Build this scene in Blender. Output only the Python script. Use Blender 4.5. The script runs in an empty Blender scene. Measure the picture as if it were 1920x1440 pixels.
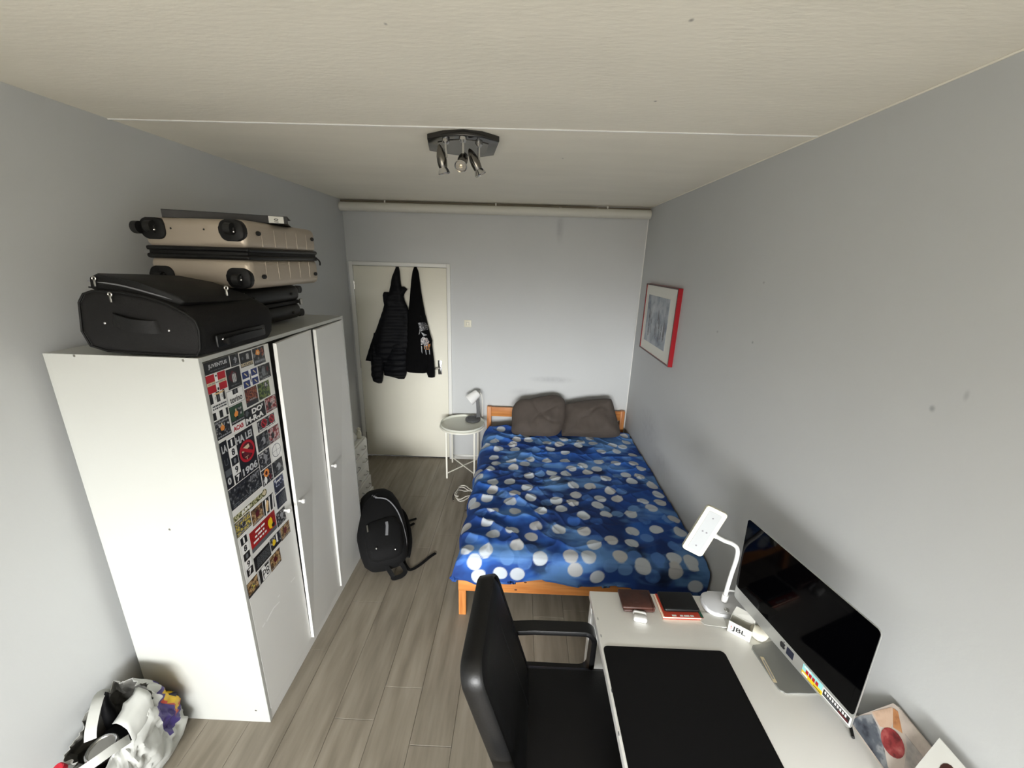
import bpy, bmesh, math, random
import numpy as np
from mathutils import Vector, Matrix, noise as mnoise

random.seed(7)
scene = bpy.context.scene
C = scene.collection

# ------------------------------------------------------------------ camera
F, PITCH, YAW, ROLL, CAMH = 759.51, 0.2928, -0.0174, 0.0300, 2.1104
def cam_axes():
    cp, sp, cy, sy = math.cos(PITCH), math.sin(PITCH), math.cos(YAW), math.sin(YAW)
    fwd = Vector((sy*cp, cy*cp, -sp)); right = Vector((cy, -sy, 0)); up = right.cross(fwd)
    cr, sr = math.cos(ROLL), math.sin(ROLL)
    return cr*right+sr*up, -sr*right+cr*up, fwd
RIGHT, UP, FWD = cam_axes()
cam_data = bpy.data.cameras.new('camera')
cam_data.sensor_fit = 'HORIZONTAL'
cam_data.sensor_width = 36.0
cam_data.lens = F*36.0/1920.0
cam_data.clip_start = 0.05
cam = bpy.data.objects.new('camera', cam_data)
C.objects.link(cam)
cam.matrix_world = Matrix(((RIGHT.x, UP.x, -FWD.x, 0), (RIGHT.y, UP.y, -FWD.y, 0), (RIGHT.z, UP.z, -FWD.z, CAMH), (0, 0, 0, 1)))
scene.camera = cam

def at(px, py, ax, val):
    """real point: where the line of sight through a photo pixel meets the plane ax = val"""
    v = RIGHT*((px-960)/F) - UP*((py-720)/F) + FWD
    i = 'xyz'.index(ax)
    o = Vector((0, 0, CAMH))
    return o + v*((val-o[i])/v[i])

# ------------------------------------------------------------------ world, daylight, exposure
XL, XR, YB, ZC = -1.708, 1.1485, 4.059, 2.6207     # left wall, right wall, back wall, ceiling
YN = -3.4                                          # unseen window wall behind the camera, pushed back past real depth for light balance
WIN = (-1.62, 1.0, 0.75, 2.1)                     # window opening x0 x1 z0 z1
world = bpy.data.worlds.new('overcast'); scene.world = world
world.use_nodes = True
wn = world.node_tree; wn.nodes.clear()
wo = wn.nodes.new('ShaderNodeOutputWorld'); wb = wn.nodes.new('ShaderNodeBackground')
wtc = wn.nodes.new('ShaderNodeTexCoord'); wsep = wn.nodes.new('ShaderNodeSeparateXYZ')
wr = wn.nodes.new('ShaderNodeValToRGB'); wmap = wn.nodes.new('ShaderNodeMapRange')
wmap.inputs[1].default_value = -1; wmap.inputs[2].default_value = 1
wn.links.new(wtc.outputs['Generated'], wsep.inputs[0]); wn.links.new(wsep.outputs[2], wmap.inputs[0])
wn.links.new(wmap.outputs[0], wr.inputs[0]); wn.links.new(wr.outputs[0], wb.inputs[0]); wn.links.new(wb.outputs[0], wo.inputs[0])
cr = wr.color_ramp
cr.elements[0].position = 0.0; cr.elements[0].color = (0.11, 0.1, 0.083, 1)
cr.elements[1].position = 1.0; cr.elements[1].color = (1.08, 1.1, 1.14, 1)
e = cr.elements.new(0.47); e.color = (0.16, 0.143, 0.118, 1)
e = cr.elements.new(0.53); e.color = (1.25, 1.26, 1.26, 1)
wb.inputs[1].default_value = 43.5
pl = bpy.data.lights.new('window_daylight', 'AREA'); pl.shape = 'RECTANGLE'
pl.size = WIN[1]-WIN[0]; pl.size_y = WIN[3]-WIN[2]; pl.cycles.is_portal = True
plo = bpy.data.objects.new('window_daylight', pl); C.objects.link(plo)
plo.location = ((WIN[0]+WIN[1])/2, YN-0.10, (WIN[2]+WIN[3])/2); plo.rotation_euler = (math.radians(90), 0, 0)
vs = scene.view_settings
vs.view_transform = 'Standard'; vs.look = 'None'; vs.gamma = 1.0; vs.use_curve_mapping = False
vs.exposure = 0.0

# ------------------------------------------------------------------ materials
def lin(c):
    return tuple(((v/255.0)/12.92 if v/255.0 <= 0.04045 else ((v/255.0+0.055)/1.055)**2.4) for v in c)
MATS = {}
def mat(name, rgb, rough=0.5, metal=0.0, var=0.0, vscale=8.0, bump=0.0, bscale=60.0, spec=0.5, coat=0.0, stretch=(1, 1, 1), rand=0.0, rgb2=None):
    m = bpy.data.materials.new(name); m.use_nodes = True
    nt = m.node_tree; b = nt.nodes['Principled BSDF']
    b.inputs['Base Color'].default_value = (*lin(rgb), 1)
    b.inputs['Roughness'].default_value = rough; b.inputs['Metallic'].default_value = metal
    b.inputs['Specular IOR Level'].default_value = spec
    b.inputs['Coat Weight'].default_value = coat
    tc = nt.nodes.new('ShaderNodeTexCoord'); mp = nt.nodes.new('ShaderNodeMapping')
    mp.inputs['Scale'].default_value = stretch
    nt.links.new(tc.outputs['Object'], mp.inputs[0])
    if var or rgb2:
        n = nt.nodes.new('ShaderNodeTexNoise'); n.inputs['Scale'].default_value = vscale; n.inputs['Detail'].default_value = 5
        nt.links.new(mp.outputs[0], n.inputs['Vector'])
        r = nt.nodes.new('ShaderNodeValToRGB')
        a = lin(rgb)
        if rgb2: c0, c1 = lin(rgb2), a
        else: c0, c1 = tuple(v*(1-var) for v in a), tuple(min(1, v*(1+var)) for v in a)
        r.color_ramp.elements[0].position = 0.33; r.color_ramp.elements[0].color = (*c0, 1)
        r.color_ramp.elements[1].position = 0.67; r.color_ramp.elements[1].color = (*c1, 1)
        nt.links.new(n.outputs[0], r.inputs[0])
        out = r.outputs[0]
        if rand:
            oi = nt.nodes.new('ShaderNodeObjectInfo'); hs = nt.nodes.new('ShaderNodeHueSaturation')
            mr = nt.nodes.new('ShaderNodeMapRange'); mr.inputs[3].default_value = 1-rand; mr.inputs[4].default_value = 1+rand
            nt.links.new(oi.outputs['Random'], mr.inputs[0]); nt.links.new(mr.outputs[0], hs.inputs['Value']); nt.links.new(out, hs.inputs['Color'])
            out = hs.outputs[0]
        nt.links.new(out, b.inputs['Base Color'])
    if bump:
        n2 = nt.nodes.new('ShaderNodeTexNoise'); n2.inputs['Scale'].default_value = bscale; n2.inputs['Detail'].default_value = 3
        nt.links.new(mp.outputs[0], n2.inputs['Vector'])
        bp = nt.nodes.new('ShaderNodeBump'); bp.inputs['Strength'].default_value = bump; bp.inputs['Distance'].default_value = 0.004
        nt.links.new(n2.outputs[0], bp.inputs['Height']); nt.links.new(bp.outputs[0], b.inputs['Normal'])
    MATS[name] = m
    return m

def ramp_mat(name, stops, scale=70.0, rough=0.4, detail=2.0):
    """mottled printed picture: noise through a colour ramp"""
    m = bpy.data.materials.new(name); m.use_nodes = True
    nt = m.node_tree; b = nt.nodes['Principled BSDF']; b.inputs['Roughness'].default_value = rough
    tc = nt.nodes.new('ShaderNodeTexCoord')
    n = nt.nodes.new('ShaderNodeTexNoise'); n.inputs['Scale'].default_value = scale; n.inputs['Detail'].default_value = detail
    r = nt.nodes.new('ShaderNodeValToRGB'); r.color_ramp.interpolation = 'EASE'
    nt.links.new(tc.outputs['Object'], n.inputs['Vector']); nt.links.new(n.outputs[0], r.inputs[0]); nt.links.new(r.outputs[0], b.inputs['Base Color'])
    els = r.color_ramp.elements
    els[0].position, els[0].color = stops[0][0], (*lin(stops[0][1]), 1)
    els[1].position, els[1].color = stops[-1][0], (*lin(stops[-1][1]), 1)
    for p, c in stops[1:-1]:
        el = els.new(p); el.color = (*lin(c), 1)
    MATS[name] = m
    return m

mat('wall_paint', (198, 200, 200), 0.85, var=0.02, vscale=1.2, bump=0.07, bscale=70, spec=0.25)
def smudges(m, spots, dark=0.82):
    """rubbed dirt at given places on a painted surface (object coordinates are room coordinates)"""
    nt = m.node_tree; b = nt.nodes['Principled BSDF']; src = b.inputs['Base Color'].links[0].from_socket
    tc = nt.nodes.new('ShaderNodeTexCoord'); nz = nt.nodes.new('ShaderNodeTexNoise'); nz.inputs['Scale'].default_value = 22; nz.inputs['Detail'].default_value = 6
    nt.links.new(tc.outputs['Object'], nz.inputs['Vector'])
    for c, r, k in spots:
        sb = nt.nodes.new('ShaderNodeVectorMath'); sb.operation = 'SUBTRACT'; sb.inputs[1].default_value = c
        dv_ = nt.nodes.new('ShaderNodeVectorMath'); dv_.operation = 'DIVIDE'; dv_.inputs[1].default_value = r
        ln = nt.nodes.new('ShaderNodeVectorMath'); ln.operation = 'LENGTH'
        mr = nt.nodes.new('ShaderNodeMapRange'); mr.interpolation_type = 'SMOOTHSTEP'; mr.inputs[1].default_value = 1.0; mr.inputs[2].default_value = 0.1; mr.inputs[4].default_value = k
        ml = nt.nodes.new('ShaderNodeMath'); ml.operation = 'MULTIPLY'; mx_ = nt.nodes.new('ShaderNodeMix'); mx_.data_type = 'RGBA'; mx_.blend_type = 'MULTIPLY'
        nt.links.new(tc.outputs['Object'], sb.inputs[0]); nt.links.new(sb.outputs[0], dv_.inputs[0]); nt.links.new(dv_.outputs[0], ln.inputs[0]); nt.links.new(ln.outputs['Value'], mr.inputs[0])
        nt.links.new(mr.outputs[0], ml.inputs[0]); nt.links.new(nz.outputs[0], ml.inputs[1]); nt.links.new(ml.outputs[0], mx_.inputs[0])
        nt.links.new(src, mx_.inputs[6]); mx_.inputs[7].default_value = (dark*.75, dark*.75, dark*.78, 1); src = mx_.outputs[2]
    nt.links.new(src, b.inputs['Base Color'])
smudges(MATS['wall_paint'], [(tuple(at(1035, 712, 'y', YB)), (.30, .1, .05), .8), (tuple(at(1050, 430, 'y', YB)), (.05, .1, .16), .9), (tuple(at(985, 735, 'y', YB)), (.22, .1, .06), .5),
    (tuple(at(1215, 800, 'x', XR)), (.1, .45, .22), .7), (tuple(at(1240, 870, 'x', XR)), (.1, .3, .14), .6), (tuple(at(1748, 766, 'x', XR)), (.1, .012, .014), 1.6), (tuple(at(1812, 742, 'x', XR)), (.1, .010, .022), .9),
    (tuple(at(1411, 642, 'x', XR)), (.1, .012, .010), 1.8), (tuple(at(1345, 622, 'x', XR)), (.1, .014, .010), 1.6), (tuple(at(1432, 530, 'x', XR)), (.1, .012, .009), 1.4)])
mat('ceiling_paint', (244, 239, 225), 0.9, var=0.022, vscale=4, bump=0.25, bscale=45, spec=0.2, stretch=(0.5, 1.6, 1))
smudges(MATS['ceiling_paint'], [(tuple(at(1296, 38, 'z', ZC)), (.008, .010, .1), 1.9), (tuple(at(1229, 190, 'z', ZC)), (.007, .009, .1), 1.8), (tuple(at(723, 45, 'z', ZC)), (.006, .008, .1), 1.6), (tuple(at(1055, 297, 'z', ZC)), (.008, .010, .1), 1.4)], .55)
mat('white_paint', (226, 226, 222), 0.45, spec=0.4)
mat('door_paint', (226, 223, 208), 0.5, var=0.015, vscale=3, spec=0.4)
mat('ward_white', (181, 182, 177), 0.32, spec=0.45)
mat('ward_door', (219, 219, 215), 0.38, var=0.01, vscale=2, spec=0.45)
mat('ward_dark', (30, 29, 28), 0.8)
mat('scratch', (236, 236, 234), 0.6)
mat('plank', (146, 138, 124), 0.5, vscale=5, stretch=(4.2, 0.45, 1), bump=0.08, bscale=22, rand=0.05, rgb2=(120, 112, 98))
mat('subfloor', (60, 55, 48), 0.9)
mat('pine', (206, 140, 76), 0.45, vscale=6, stretch=(0.6, 9, 9), rgb2=(180, 110, 52))
mat('pine_v', (200, 134, 72), 0.45, vscale=6, stretch=(9, 9, 0.6), rgb2=(174, 104, 48))
mat('knot', (88, 44, 20), 0.5)
mat('navy_sheet', (22, 34, 66), 0.85, bump=0.15, bscale=30)
mat('pillow_cloth', (74, 66, 60), 0.85, var=0.08, vscale=12, bump=0.2, bscale=160)
mat('black_fabric', (6, 6, 7), 0.85, spec=0.3, var=0.15, vscale=20, bump=0.25, bscale=300)
mat('black_plastic', (11, 11, 12), 0.4, spec=0.35)
mat('black_rubber', (14, 14, 14), 0.6)
mat('leather', (7, 7, 8), 0.5, bump=0.12, bscale=260, spec=0.3)
mat('leather_band', (11, 11, 12), 0.4, bump=0.08, bscale=200, spec=0.45)
mat('soft_case', (14, 13, 13), 0.7, spec=0.3, bump=0.25, bscale=400)
mat('soft_case_dark', (11, 11, 11), 0.6, bump=0.2, bscale=300, spec=0.3)
mat('champagne', (178, 166, 150), 0.38, metal=0.4, var=0.02, vscale=4)
mat('champagne_rib', (186, 175, 160), 0.38, metal=0.4)
mat('chrome', (205, 205, 205), 0.16, metal=1.0)
mat('steel', (170, 168, 162), 0.3, metal=1.0)
mat('nickel', (120, 117, 112), 0.22, metal=1.0)
mat('smoked_plate', (72, 71, 70), 0.12, metal=0.85)
mat('lamp_glass', (235, 220, 190), 0.15, metal=0.6)
mat('alu', (176, 177, 174), 0.36, metal=0.55)
mat('alu_dark', (134, 135, 131), 0.45, metal=0.25)
mat('screen', (2, 2, 3), 0.06, spec=0.07)
mat('white_plastic', (216, 216, 214), 0.35)
mat('cream_plastic', (205, 203, 186), 0.5)
mat('switch_cream', (228, 224, 206), 0.4)
mat('led_panel', (168, 171, 173), 0.6)
mat('lamp_base_grey', (214, 216, 220), 0.3)
mat('desk_white', (246, 246, 243), 0.3, spec=0.45)
mat('pad_black', (9, 9, 10), 0.8, bump=0.1, bscale=500, spec=0.2)
mat('wallet', (72, 38, 28), 0.5, vscale=14, bump=0.35, bscale=50, rgb2=(48, 24, 18))
mat('book_red', (176, 62, 44), 0.5, var=0.1, vscale=30)
mat('book_page', (232, 214, 190), 0.8)
mat('green', (24, 78, 58), 0.5)
mat('card_white', (208, 208, 202), 0.7)
mat('paper_wrap', (206, 202, 186), 0.8, bump=0.4, bscale=40)
mat('ink', (26, 26, 28), 0.6)
mat('ink_grey', (120, 120, 124), 0.6)
mat('red_frame', (150, 8, 24), 0.3)
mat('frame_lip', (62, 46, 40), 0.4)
mat('mat_board', (226, 226, 218), 0.8)
mat('shade_white', (240, 240, 238), 0.5)
mat('grey_lamp', (74, 75, 76), 0.5)
mat('table_top', (218, 219, 207), 0.4)
mat('table_white', (238, 236, 224), 0.4)
mat('jacket', (4, 5, 10), 0.65, spec=0.2, bump=0.2, bscale=60)
mat('hoodie', (5, 5, 6), 0.95, spec=0.15, bump=0.15, bscale=200)
mat('pipe_paint', (206, 205, 196), 0.55, bump=0.1, bscale=20)
mat('pipe_dark', (112, 103, 86), 0.5)
mat('cable_white', (225, 222, 212), 0.5)
mat('cable_dark', (70, 62, 58), 0.5)
mat('zip_grey', (120, 121, 124), 0.5)
mat('chest_white', (222, 222, 214), 0.45)
mat('bag_white', (176, 177, 172), 0.42, bump=0.5, bscale=18)
mat('bag_inner', (96, 95, 90), 0.5, bump=0.5, bscale=18)
mat('bag_yellow', (206, 168, 28), 0.42, bump=0.3, bscale=18)
mat('bag_purple', (62, 50, 110), 0.42, bump=0.3, bscale=18)
mat('bag_navy', (20, 22, 44), 0.45, bump=0.3, bscale=18)
mat('bag_red', (176, 60, 40), 0.45)
mat('bottle_red', (176, 26, 44), 0.4)
mat('bottle_clear', (188, 190, 190), 0.12)
mat('dark_jar', (20, 15, 14), 0.3)
mat('mark', (150, 148, 146), 0.9)
mat('st_black', (20, 21, 24), 0.4)
mat('st_dark', (38, 40, 44), 0.4)
mat('st_white', (232, 232, 230), 0.4)
mat('st_grey', (140, 142, 146), 0.4)
mat('st_red', (172, 14, 32), 0.4)
mat('st_light', (188, 190, 192), 0.4)
mat('st_red2', (178, 34, 30), 0.4, vscale=90, rgb2=(140, 22, 24))
mat('st_blue', (26, 46, 104), 0.4)
mat('st_navy', (20, 26, 48), 0.4)
mat('st_orange', (226, 140, 60), 0.4)
mat('st_peach', (224, 190, 138), 0.4)
mat('st_yellow', (232, 196, 26), 0.4)
mat('st_cream', (206, 192, 160), 0.4)
mat('st_green', (40, 70, 48), 0.4)
mat('st_slate', (84, 88, 92), 0.4)
mat('st_maroon', (86, 14, 24), 0.4)
ramp_mat('pr_bw', [(0.30, (16, 16, 18)), (0.52, (44, 45, 48)), (0.62, (150, 150, 152)), (0.75, (210, 210, 210))], 90)
ramp_mat('pr_dark', [(0.35, (14, 15, 17)), (0.55, (38, 40, 43)), (0.70, (112, 114, 116))], 60)
ramp_mat('pr_orange', [(0.30, (20, 20, 24)), (0.46, (60, 60, 66)), (0.56, (206, 138, 60)), (0.70, (150, 60, 30))], 70)
ramp_mat('pr_green', [(0.30, (18, 26, 20)), (0.48, (44, 66, 38)), (0.60, (110, 124, 60)), (0.72, (30, 32, 30))], 70)
ramp_mat('pr_red', [(0.30, (18, 16, 18)), (0.48, (90, 30, 30)), (0.58, (150, 90, 60)), (0.72, (30, 28, 30))], 90)
ramp_mat('pr_redgrey', [(0.30, (30, 24, 28)), (0.46, (140, 34, 40)), (0.58, (190, 170, 168)), (0.72, (50, 44, 46))], 60)
ramp_mat('pr_yellow', [(0.30, (34, 34, 36)), (0.48, (110, 104, 84)), (0.58, (200, 180, 70)), (0.72, (60, 56, 66))], 80)
ramp_mat('pr_brown', [(0.28, (34, 26, 22)), (0.45, (104, 76, 46)), (0.58, (176, 146, 104)), (0.74, (70, 46, 34))], 60)
ramp_mat('pr_navy', [(0.35, (18, 22, 44)), (0.52, (40, 48, 84)), (0.66, (190, 196, 214))], 90)
ramp_mat('pr_camo', [(0.32, (40, 44, 26)), (0.48, (110, 112, 66)), (0.58, (200, 196, 160)), (0.72, (60, 60, 36))], 90)
ramp_mat('pr_print', [(0.34, (24, 22, 24)), (0.48, (130, 128, 130)), (0.57, (196, 190, 188)), (0.70, (170, 90, 60))], 60)
ramp_mat('art_sketch', [(0.30, (112, 120, 134)), (0.45, (152, 160, 170)), (0.58, (176, 182, 188)), (0.75, (196, 200, 202))], 9, 0.5, 6)
ramp_mat('art_denim', [(0.30, (38, 42, 54)), (0.50, (92, 98, 108)), (0.64, (150, 154, 158)), (0.80, (60, 62, 70))], 22, 0.5, 4)
ramp_mat('print_paper', [(0.3, (176, 164, 154)), (0.5, (200, 188, 178)), (0.7, (214, 204, 196))], 14, .5, 4)
ramp_mat('print_peach', [(0.3, (196, 164, 140)), (0.5, (216, 186, 162)), (0.7, (206, 170, 144))], 20, .5, 4)
ramp_mat('print_ball', [(0.3, (96, 24, 30)), (0.5, (150, 52, 54)), (0.62, (176, 86, 84)), (0.8, (206, 150, 146))], 34, .4, 4)
ramp_mat('print_pale', [(0.3, (150, 146, 142)), (0.5, (186, 176, 170)), (0.7, (202, 190, 184))], 16, .5, 4)
ramp_mat('print_orange', [(0.3, (150, 96, 60)), (0.5, (196, 138, 92)), (0.7, (210, 164, 124))], 24, .5, 4)
ramp_mat('tin_lid', [(0.30, (120, 104, 84)), (0.50, (200, 188, 168)), (0.70, (150, 140, 128))], 60, 0.25)

# ------------------------------------------------------------------ mesh helpers
class MB:
    def __init__(s):
        s.v = []; s.f = []; s.m = []
    def add(s, verts, faces, mi=0):
        o = len(s.v); s.v += [Vector(p) for p in verts]
        s.f += [tuple(i+o for i in f) for f in faces]; s.m += [mi]*len(faces)
        return s
    def bmesh(s, bm, mi=0, mx=None):
        bm.verts.ensure_lookup_table(); bm.verts.index_update()
        vs_ = [(mx @ v.co if mx else v.co.copy()) for v in bm.verts]
        s.add(vs_, [[v.index for v in f.verts] for f in bm.faces], mi); bm.free(); return s
    def box(s, lo, hi, bev=0.0, seg=2, mi=0, mx=None):
        bm = bmesh.new(); bmesh.ops.create_cube(bm, size=1)
        c = [(a+b)/2 for a, b in zip(lo, hi)]; d = [abs(b-a) for a, b in zip(lo, hi)]
        for v in bm.verts: v.co = Vector((v.co.x*d[0]+c[0], v.co.y*d[1]+c[1], v.co.z*d[2]+c[2]))
        if bev > 0:
            bmesh.ops.bevel(bm, geom=bm.edges[:], offset=min(bev, 0.49*min(d)), segments=seg, affect='EDGES', profile=0.5)
        return s.bmesh(bm, mi, mx)
    def sweep(s, path, sec, mi=0, closed=False, up=None, caps=True, scales=None):
        """sec: list of (a,b) offsets; a along side vector, b along up-ish vector"""
        path = [Vector(p) for p in path]; n = len(path); k = len(sec); rings = []
        nrm = Vector(up) if up else None; prev_t = None
        for i, p in enumerate(path):
            if closed: t = path[(i+1) % n]-path[i-1]
            else: t = path[min(i+1, n-1)]-path[max(i-1, 0)]
            t.normalize()
            if nrm is None:
                nrm = Vector((0, 0, 1)) if abs(t.z) < 0.9 else Vector((1, 0, 0))
            elif prev_t is not None and not up:
                q = prev_t.rotation_difference(t); nrm = q @ nrm
            b = (Vector(up) if up else nrm); b = b - t*b.dot(t)
            if b.length < 1e-6: b = Vector((1, 0, 0))
            b.normalize(); sd = t.cross(b); prev_t = t; nrm = b
            sc = scales[i] if scales else 1.0
            rings.append([p+sd*(a*sc)+b*(c*sc) for a, c in sec])
        vs_ = [q for r in rings for q in r]; fs = []
        for i in range(n if closed else n-1):
            j = (i+1) % n
            for a in range(k): fs.append((i*k+a, i*k+(a+1) % k, j*k+(a+1) % k, j*k+a))
        if caps and not closed:
            fs.append(tuple(range(k))[::-1]); fs.append(tuple((n-1)*k+a for a in range(k)))
        return s.add(vs_, fs, mi)
    def tube(s, path, r, n=10, mi=0, closed=False, scales=None):
        return s.sweep(path, [(r*math.cos(2*math.pi*i/n), r*math.sin(2*math.pi*i/n)) for i in range(n)], mi, closed, scales=scales)
    def lathe(s, prof, mx, n=24, mi=0):
        """prof: (radius, height) along local z of matrix mx"""
        vs_ = []; fs = []; k = len(prof)
        for i in range(n):
            a = 2*math.pi*i/n
            for r, h in prof: vs_.append(mx @ Vector((r*math.cos(a), r*math.sin(a), h)))
        for i in range(n):
            j = (i+1) % n
            for a in range(k-1): fs.append((i*k+a, j*k+a, j*k+a+1, i*k+a+1))
        if prof[0][0] > 1e-5: fs.append(tuple(i*k for i in range(n))[::-1])
        if prof[-1][0] > 1e-5: fs.append(tuple(i*k+k-1 for i in range(n)))
        return s.add(vs_, fs, mi)
    def prism(s, poly, frame, depth, mi=0, bev=0.0):
        """poly in (a,b); frame = (origin, A, B, N); extruded 0..depth along N"""
        o, A, B, N = [Vector(q) for q in frame]; n = len(poly)
        if bev > 0:
            bm = bmesh.new()
            lo_ = [bm.verts.new(o+A*a+B*b) for a, b in poly]; hi_ = [bm.verts.new(o+A*a+B*b+N*depth) for a, b in poly]
            bm.faces.new(lo_[::-1]); bm.faces.new(hi_)
            for i in range(n): bm.faces.new((lo_[i], lo_[(i+1) % n], hi_[(i+1) % n], hi_[i]))
            es = [e_ for e_ in bm.edges if (e_.verts[0] in hi_) == (e_.verts[1] in hi_)]
            bmesh.ops.bevel(bm, geom=es, offset=bev, segments=3, affect='EDGES', profile=0.5)
            return s.bmesh(bm, mi)
        vs_ = [o+A*a+B*b for a, b in poly]+[o+A*a+B*b+N*depth for a, b in poly]
        fs = [tuple(range(n))[::-1], tuple(range(n, 2*n))]+[(i, (i+1) % n, n+(i+1) % n, n+i) for i in range(n)]
        return s.add(vs_, fs, mi)
    def loft(s, rings, mi=0, caps=True):
        k = len(rings[0]); vs_ = [p for r in rings for p in r]; fs = []
        for i in range(len(rings)-1):
            for a in range(k): fs.append((i*k+a, i*k+(a+1) % k, (i+1)*k+(a+1) % k, (i+1)*k+a))
        if caps:
            fs.append(tuple(range(k))[::-1]); fs.append(tuple((len(rings)-1)*k+a for a in range(k)))
        return s.add(vs_, fs, mi)
    def sphere(s, c, r, mi=0, n=16):
        bm = bmesh.new(); bmesh.ops.create_uvsphere(bm, u_segments=n, v_segments=max(6, n//2), radius=1)
        r = Vector(r) if not isinstance(r, (int, float)) else Vector((r, r, r)); c = Vector(c)
        for v in bm.verts: v.co = Vector((v.co.x*r.x, v.co.y*r.y, v.co.z*r.z))+c
        return s.bmesh(bm, mi)

OFF = {}
def link_mesh(name, mb, mats, parent=None, smooth=True, ang=35, base=None):
    if isinstance(mats, str): mats = [mats]
    me = bpy.data.meshes.new(name)
    vs_ = mb.v
    if parent is not None: off = OFF[parent.name]
    elif base is not None: off = Vector(base)
    else:
        xs = [v.x for v in vs_]; ys = [v.y for v in vs_]; zs = [v.z for v in vs_]
        off = Vector(((min(xs)+max(xs))/2, (min(ys)+max(ys))/2, min(zs)))
    me.from_pydata([v-off for v in vs_], [], mb.f)
    for mn in mats: me.materials.append(MATS[mn])
    if len(mats) > 1: me.polygons.foreach_set('material_index', mb.m)
    bm = bmesh.new(); bm.from_mesh(me); bmesh.ops.recalc_face_normals(bm, faces=bm.faces); bm.to_mesh(me); bm.free()
    if smooth:
        me.shade_smooth(); me.set_sharp_from_angle(angle=math.radians(ang))
    o = bpy.data.objects.new(name, me); C.objects.link(o)
    if parent is not None: o.parent = parent
    else: o.location = off
    OFF[o.name] = off
    return o
def tag(o, label, cat, group=None):
    o['label'] = label; o['category'] = cat
    if group: o['group'] = group
    return o
def thing(name, label, cat, loc, group=None):
    o = bpy.data.objects.new(name, None); C.objects.link(o); o.location = loc; o.empty_display_size = 0.05
    OFF[o.name] = Vector(loc)
    return tag(o, label, cat, group)
def struct(o):
    o['kind'] = 'structure'; return o
def sempty(name, loc):
    o = bpy.data.objects.new(name, None); C.objects.link(o); o.location = loc; OFF[o.name] = Vector(loc)
    return struct(o)
def arc(c, r, a0, a1, n, f=lambda p, q: (p, q)):
    return [f(c[0]+r*math.cos(a0+(a1-a0)*i/n), c[1]+r*math.sin(a0+(a1-a0)*i/n)) for i in range(n+1)]
def rrect(w, h, r, n=5):
    p = []
    for cx, cy, a in ((w/2-r, h/2-r, 0), (-w/2+r, h/2-r, math.pi/2), (-w/2+r, -h/2+r, math.pi), (w/2-r, -h/2+r, 1.5*math.pi)):
        p += arc((cx, cy), r, a, a+math.pi/2, n)
    return p
def smooth_path(pts, n=6):
    pts = [Vector(p) for p in pts]; out = []
    for i in range(len(pts)-1):
        p0 = pts[max(i-1, 0)]; p1 = pts[i]; p2 = pts[i+1]; p3 = pts[min(i+2, len(pts)-1)]
        for k in range(n):
            t = k/n
            out.append(0.5*((2*p1)+(p2-p0)*t+(2*p0-5*p1+4*p2-p3)*t*t+(3*p1-p0-3*p2+p3)*t**3))
    out.append(pts[-1]); return out
def interp(tbl, x):
    if x <= tbl[0][0]: return tbl[0][1]
    for (a, b), (c, d) in zip(tbl, tbl[1:]):
        if x <= c: return b+(d-b)*(x-a)/(c-a)
    return tbl[-1][1]
_tc = {}
def text2d(txt, w, h, bold=0.0):
    """lettering outline filled as triangles, fitted in a w x h box centred on 0"""
    cu = bpy.data.curves.new('lettering', 'FONT'); cu.body = txt; cu.size = 1; cu.resolution_u = 3; cu.offset = bold
    ob = bpy.data.objects.new('lettering', cu); C.objects.link(ob)
    bpy.context.view_layer.update()
    me = bpy.data.meshes.new_from_object(ob)
    vs_ = [(v.co.x, v.co.y) for v in me.vertices]; fs = [tuple(p.vertices) for p in me.polygons]
    bpy.data.objects.remove(ob); bpy.data.curves.remove(cu); bpy.data.meshes.remove(me)
    x0 = min(v[0] for v in vs_); x1 = max(v[0] for v in vs_); y0 = min(v[1] for v in vs_); y1 = max(v[1] for v in vs_)
    return [((v[0]-(x0+x1)/2)/(x1-x0)*w, (v[1]-(y0+y1)/2)/(y1-y0)*h) for v in vs_], fs

# ================================================================== the room
WT = 0.12
b = MB().box((XL-WT, YN-WT, -0.16), (XR+WT, YB+WT, -0.012)); floor = struct(link_mesh('floor', b, 'subfloor', base=(0, 0, 0)))
PW, PL = 0.193, 1.22
k0 = int(math.floor((XL+0.633)/PW))
offs = {-1: 2.59, 4: 2.00}
for k in range(k0, 12):
    x0 = -0.633+PW*k; x1 = x0+PW
    if x1 < XL or x0 > XR: continue
    x0 = max(x0, XL); x1 = min(x1, XR)
    j = offs.get(k, 0.31+0.437*(k*5 % 7))
    y = j-math.ceil((j-YN)/PL)*PL
    while y < YB:
        a, c = max(y, YN), min(y+PL, YB)
        if c-a > 0.01:
            link_mesh('plank', MB().box((x0+0.0006, a+0.0006, -0.014), (x1-0.0006, c-0.0006, 0.0), 0.0012, 1), 'plank', floor, smooth=False)
        y += PL
struct(link_mesh('wall_left', MB().box((XL-WT, YN-WT, 0), (XL, YB+WT, ZC)), 'wall_paint', base=(0, 0, 0)))
struct(link_mesh('wall_right', MB().box((XR, YN-WT, 0), (XR+WT, YB+WT, ZC)), 'wall_paint', base=(0, 0, 0)))
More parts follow.
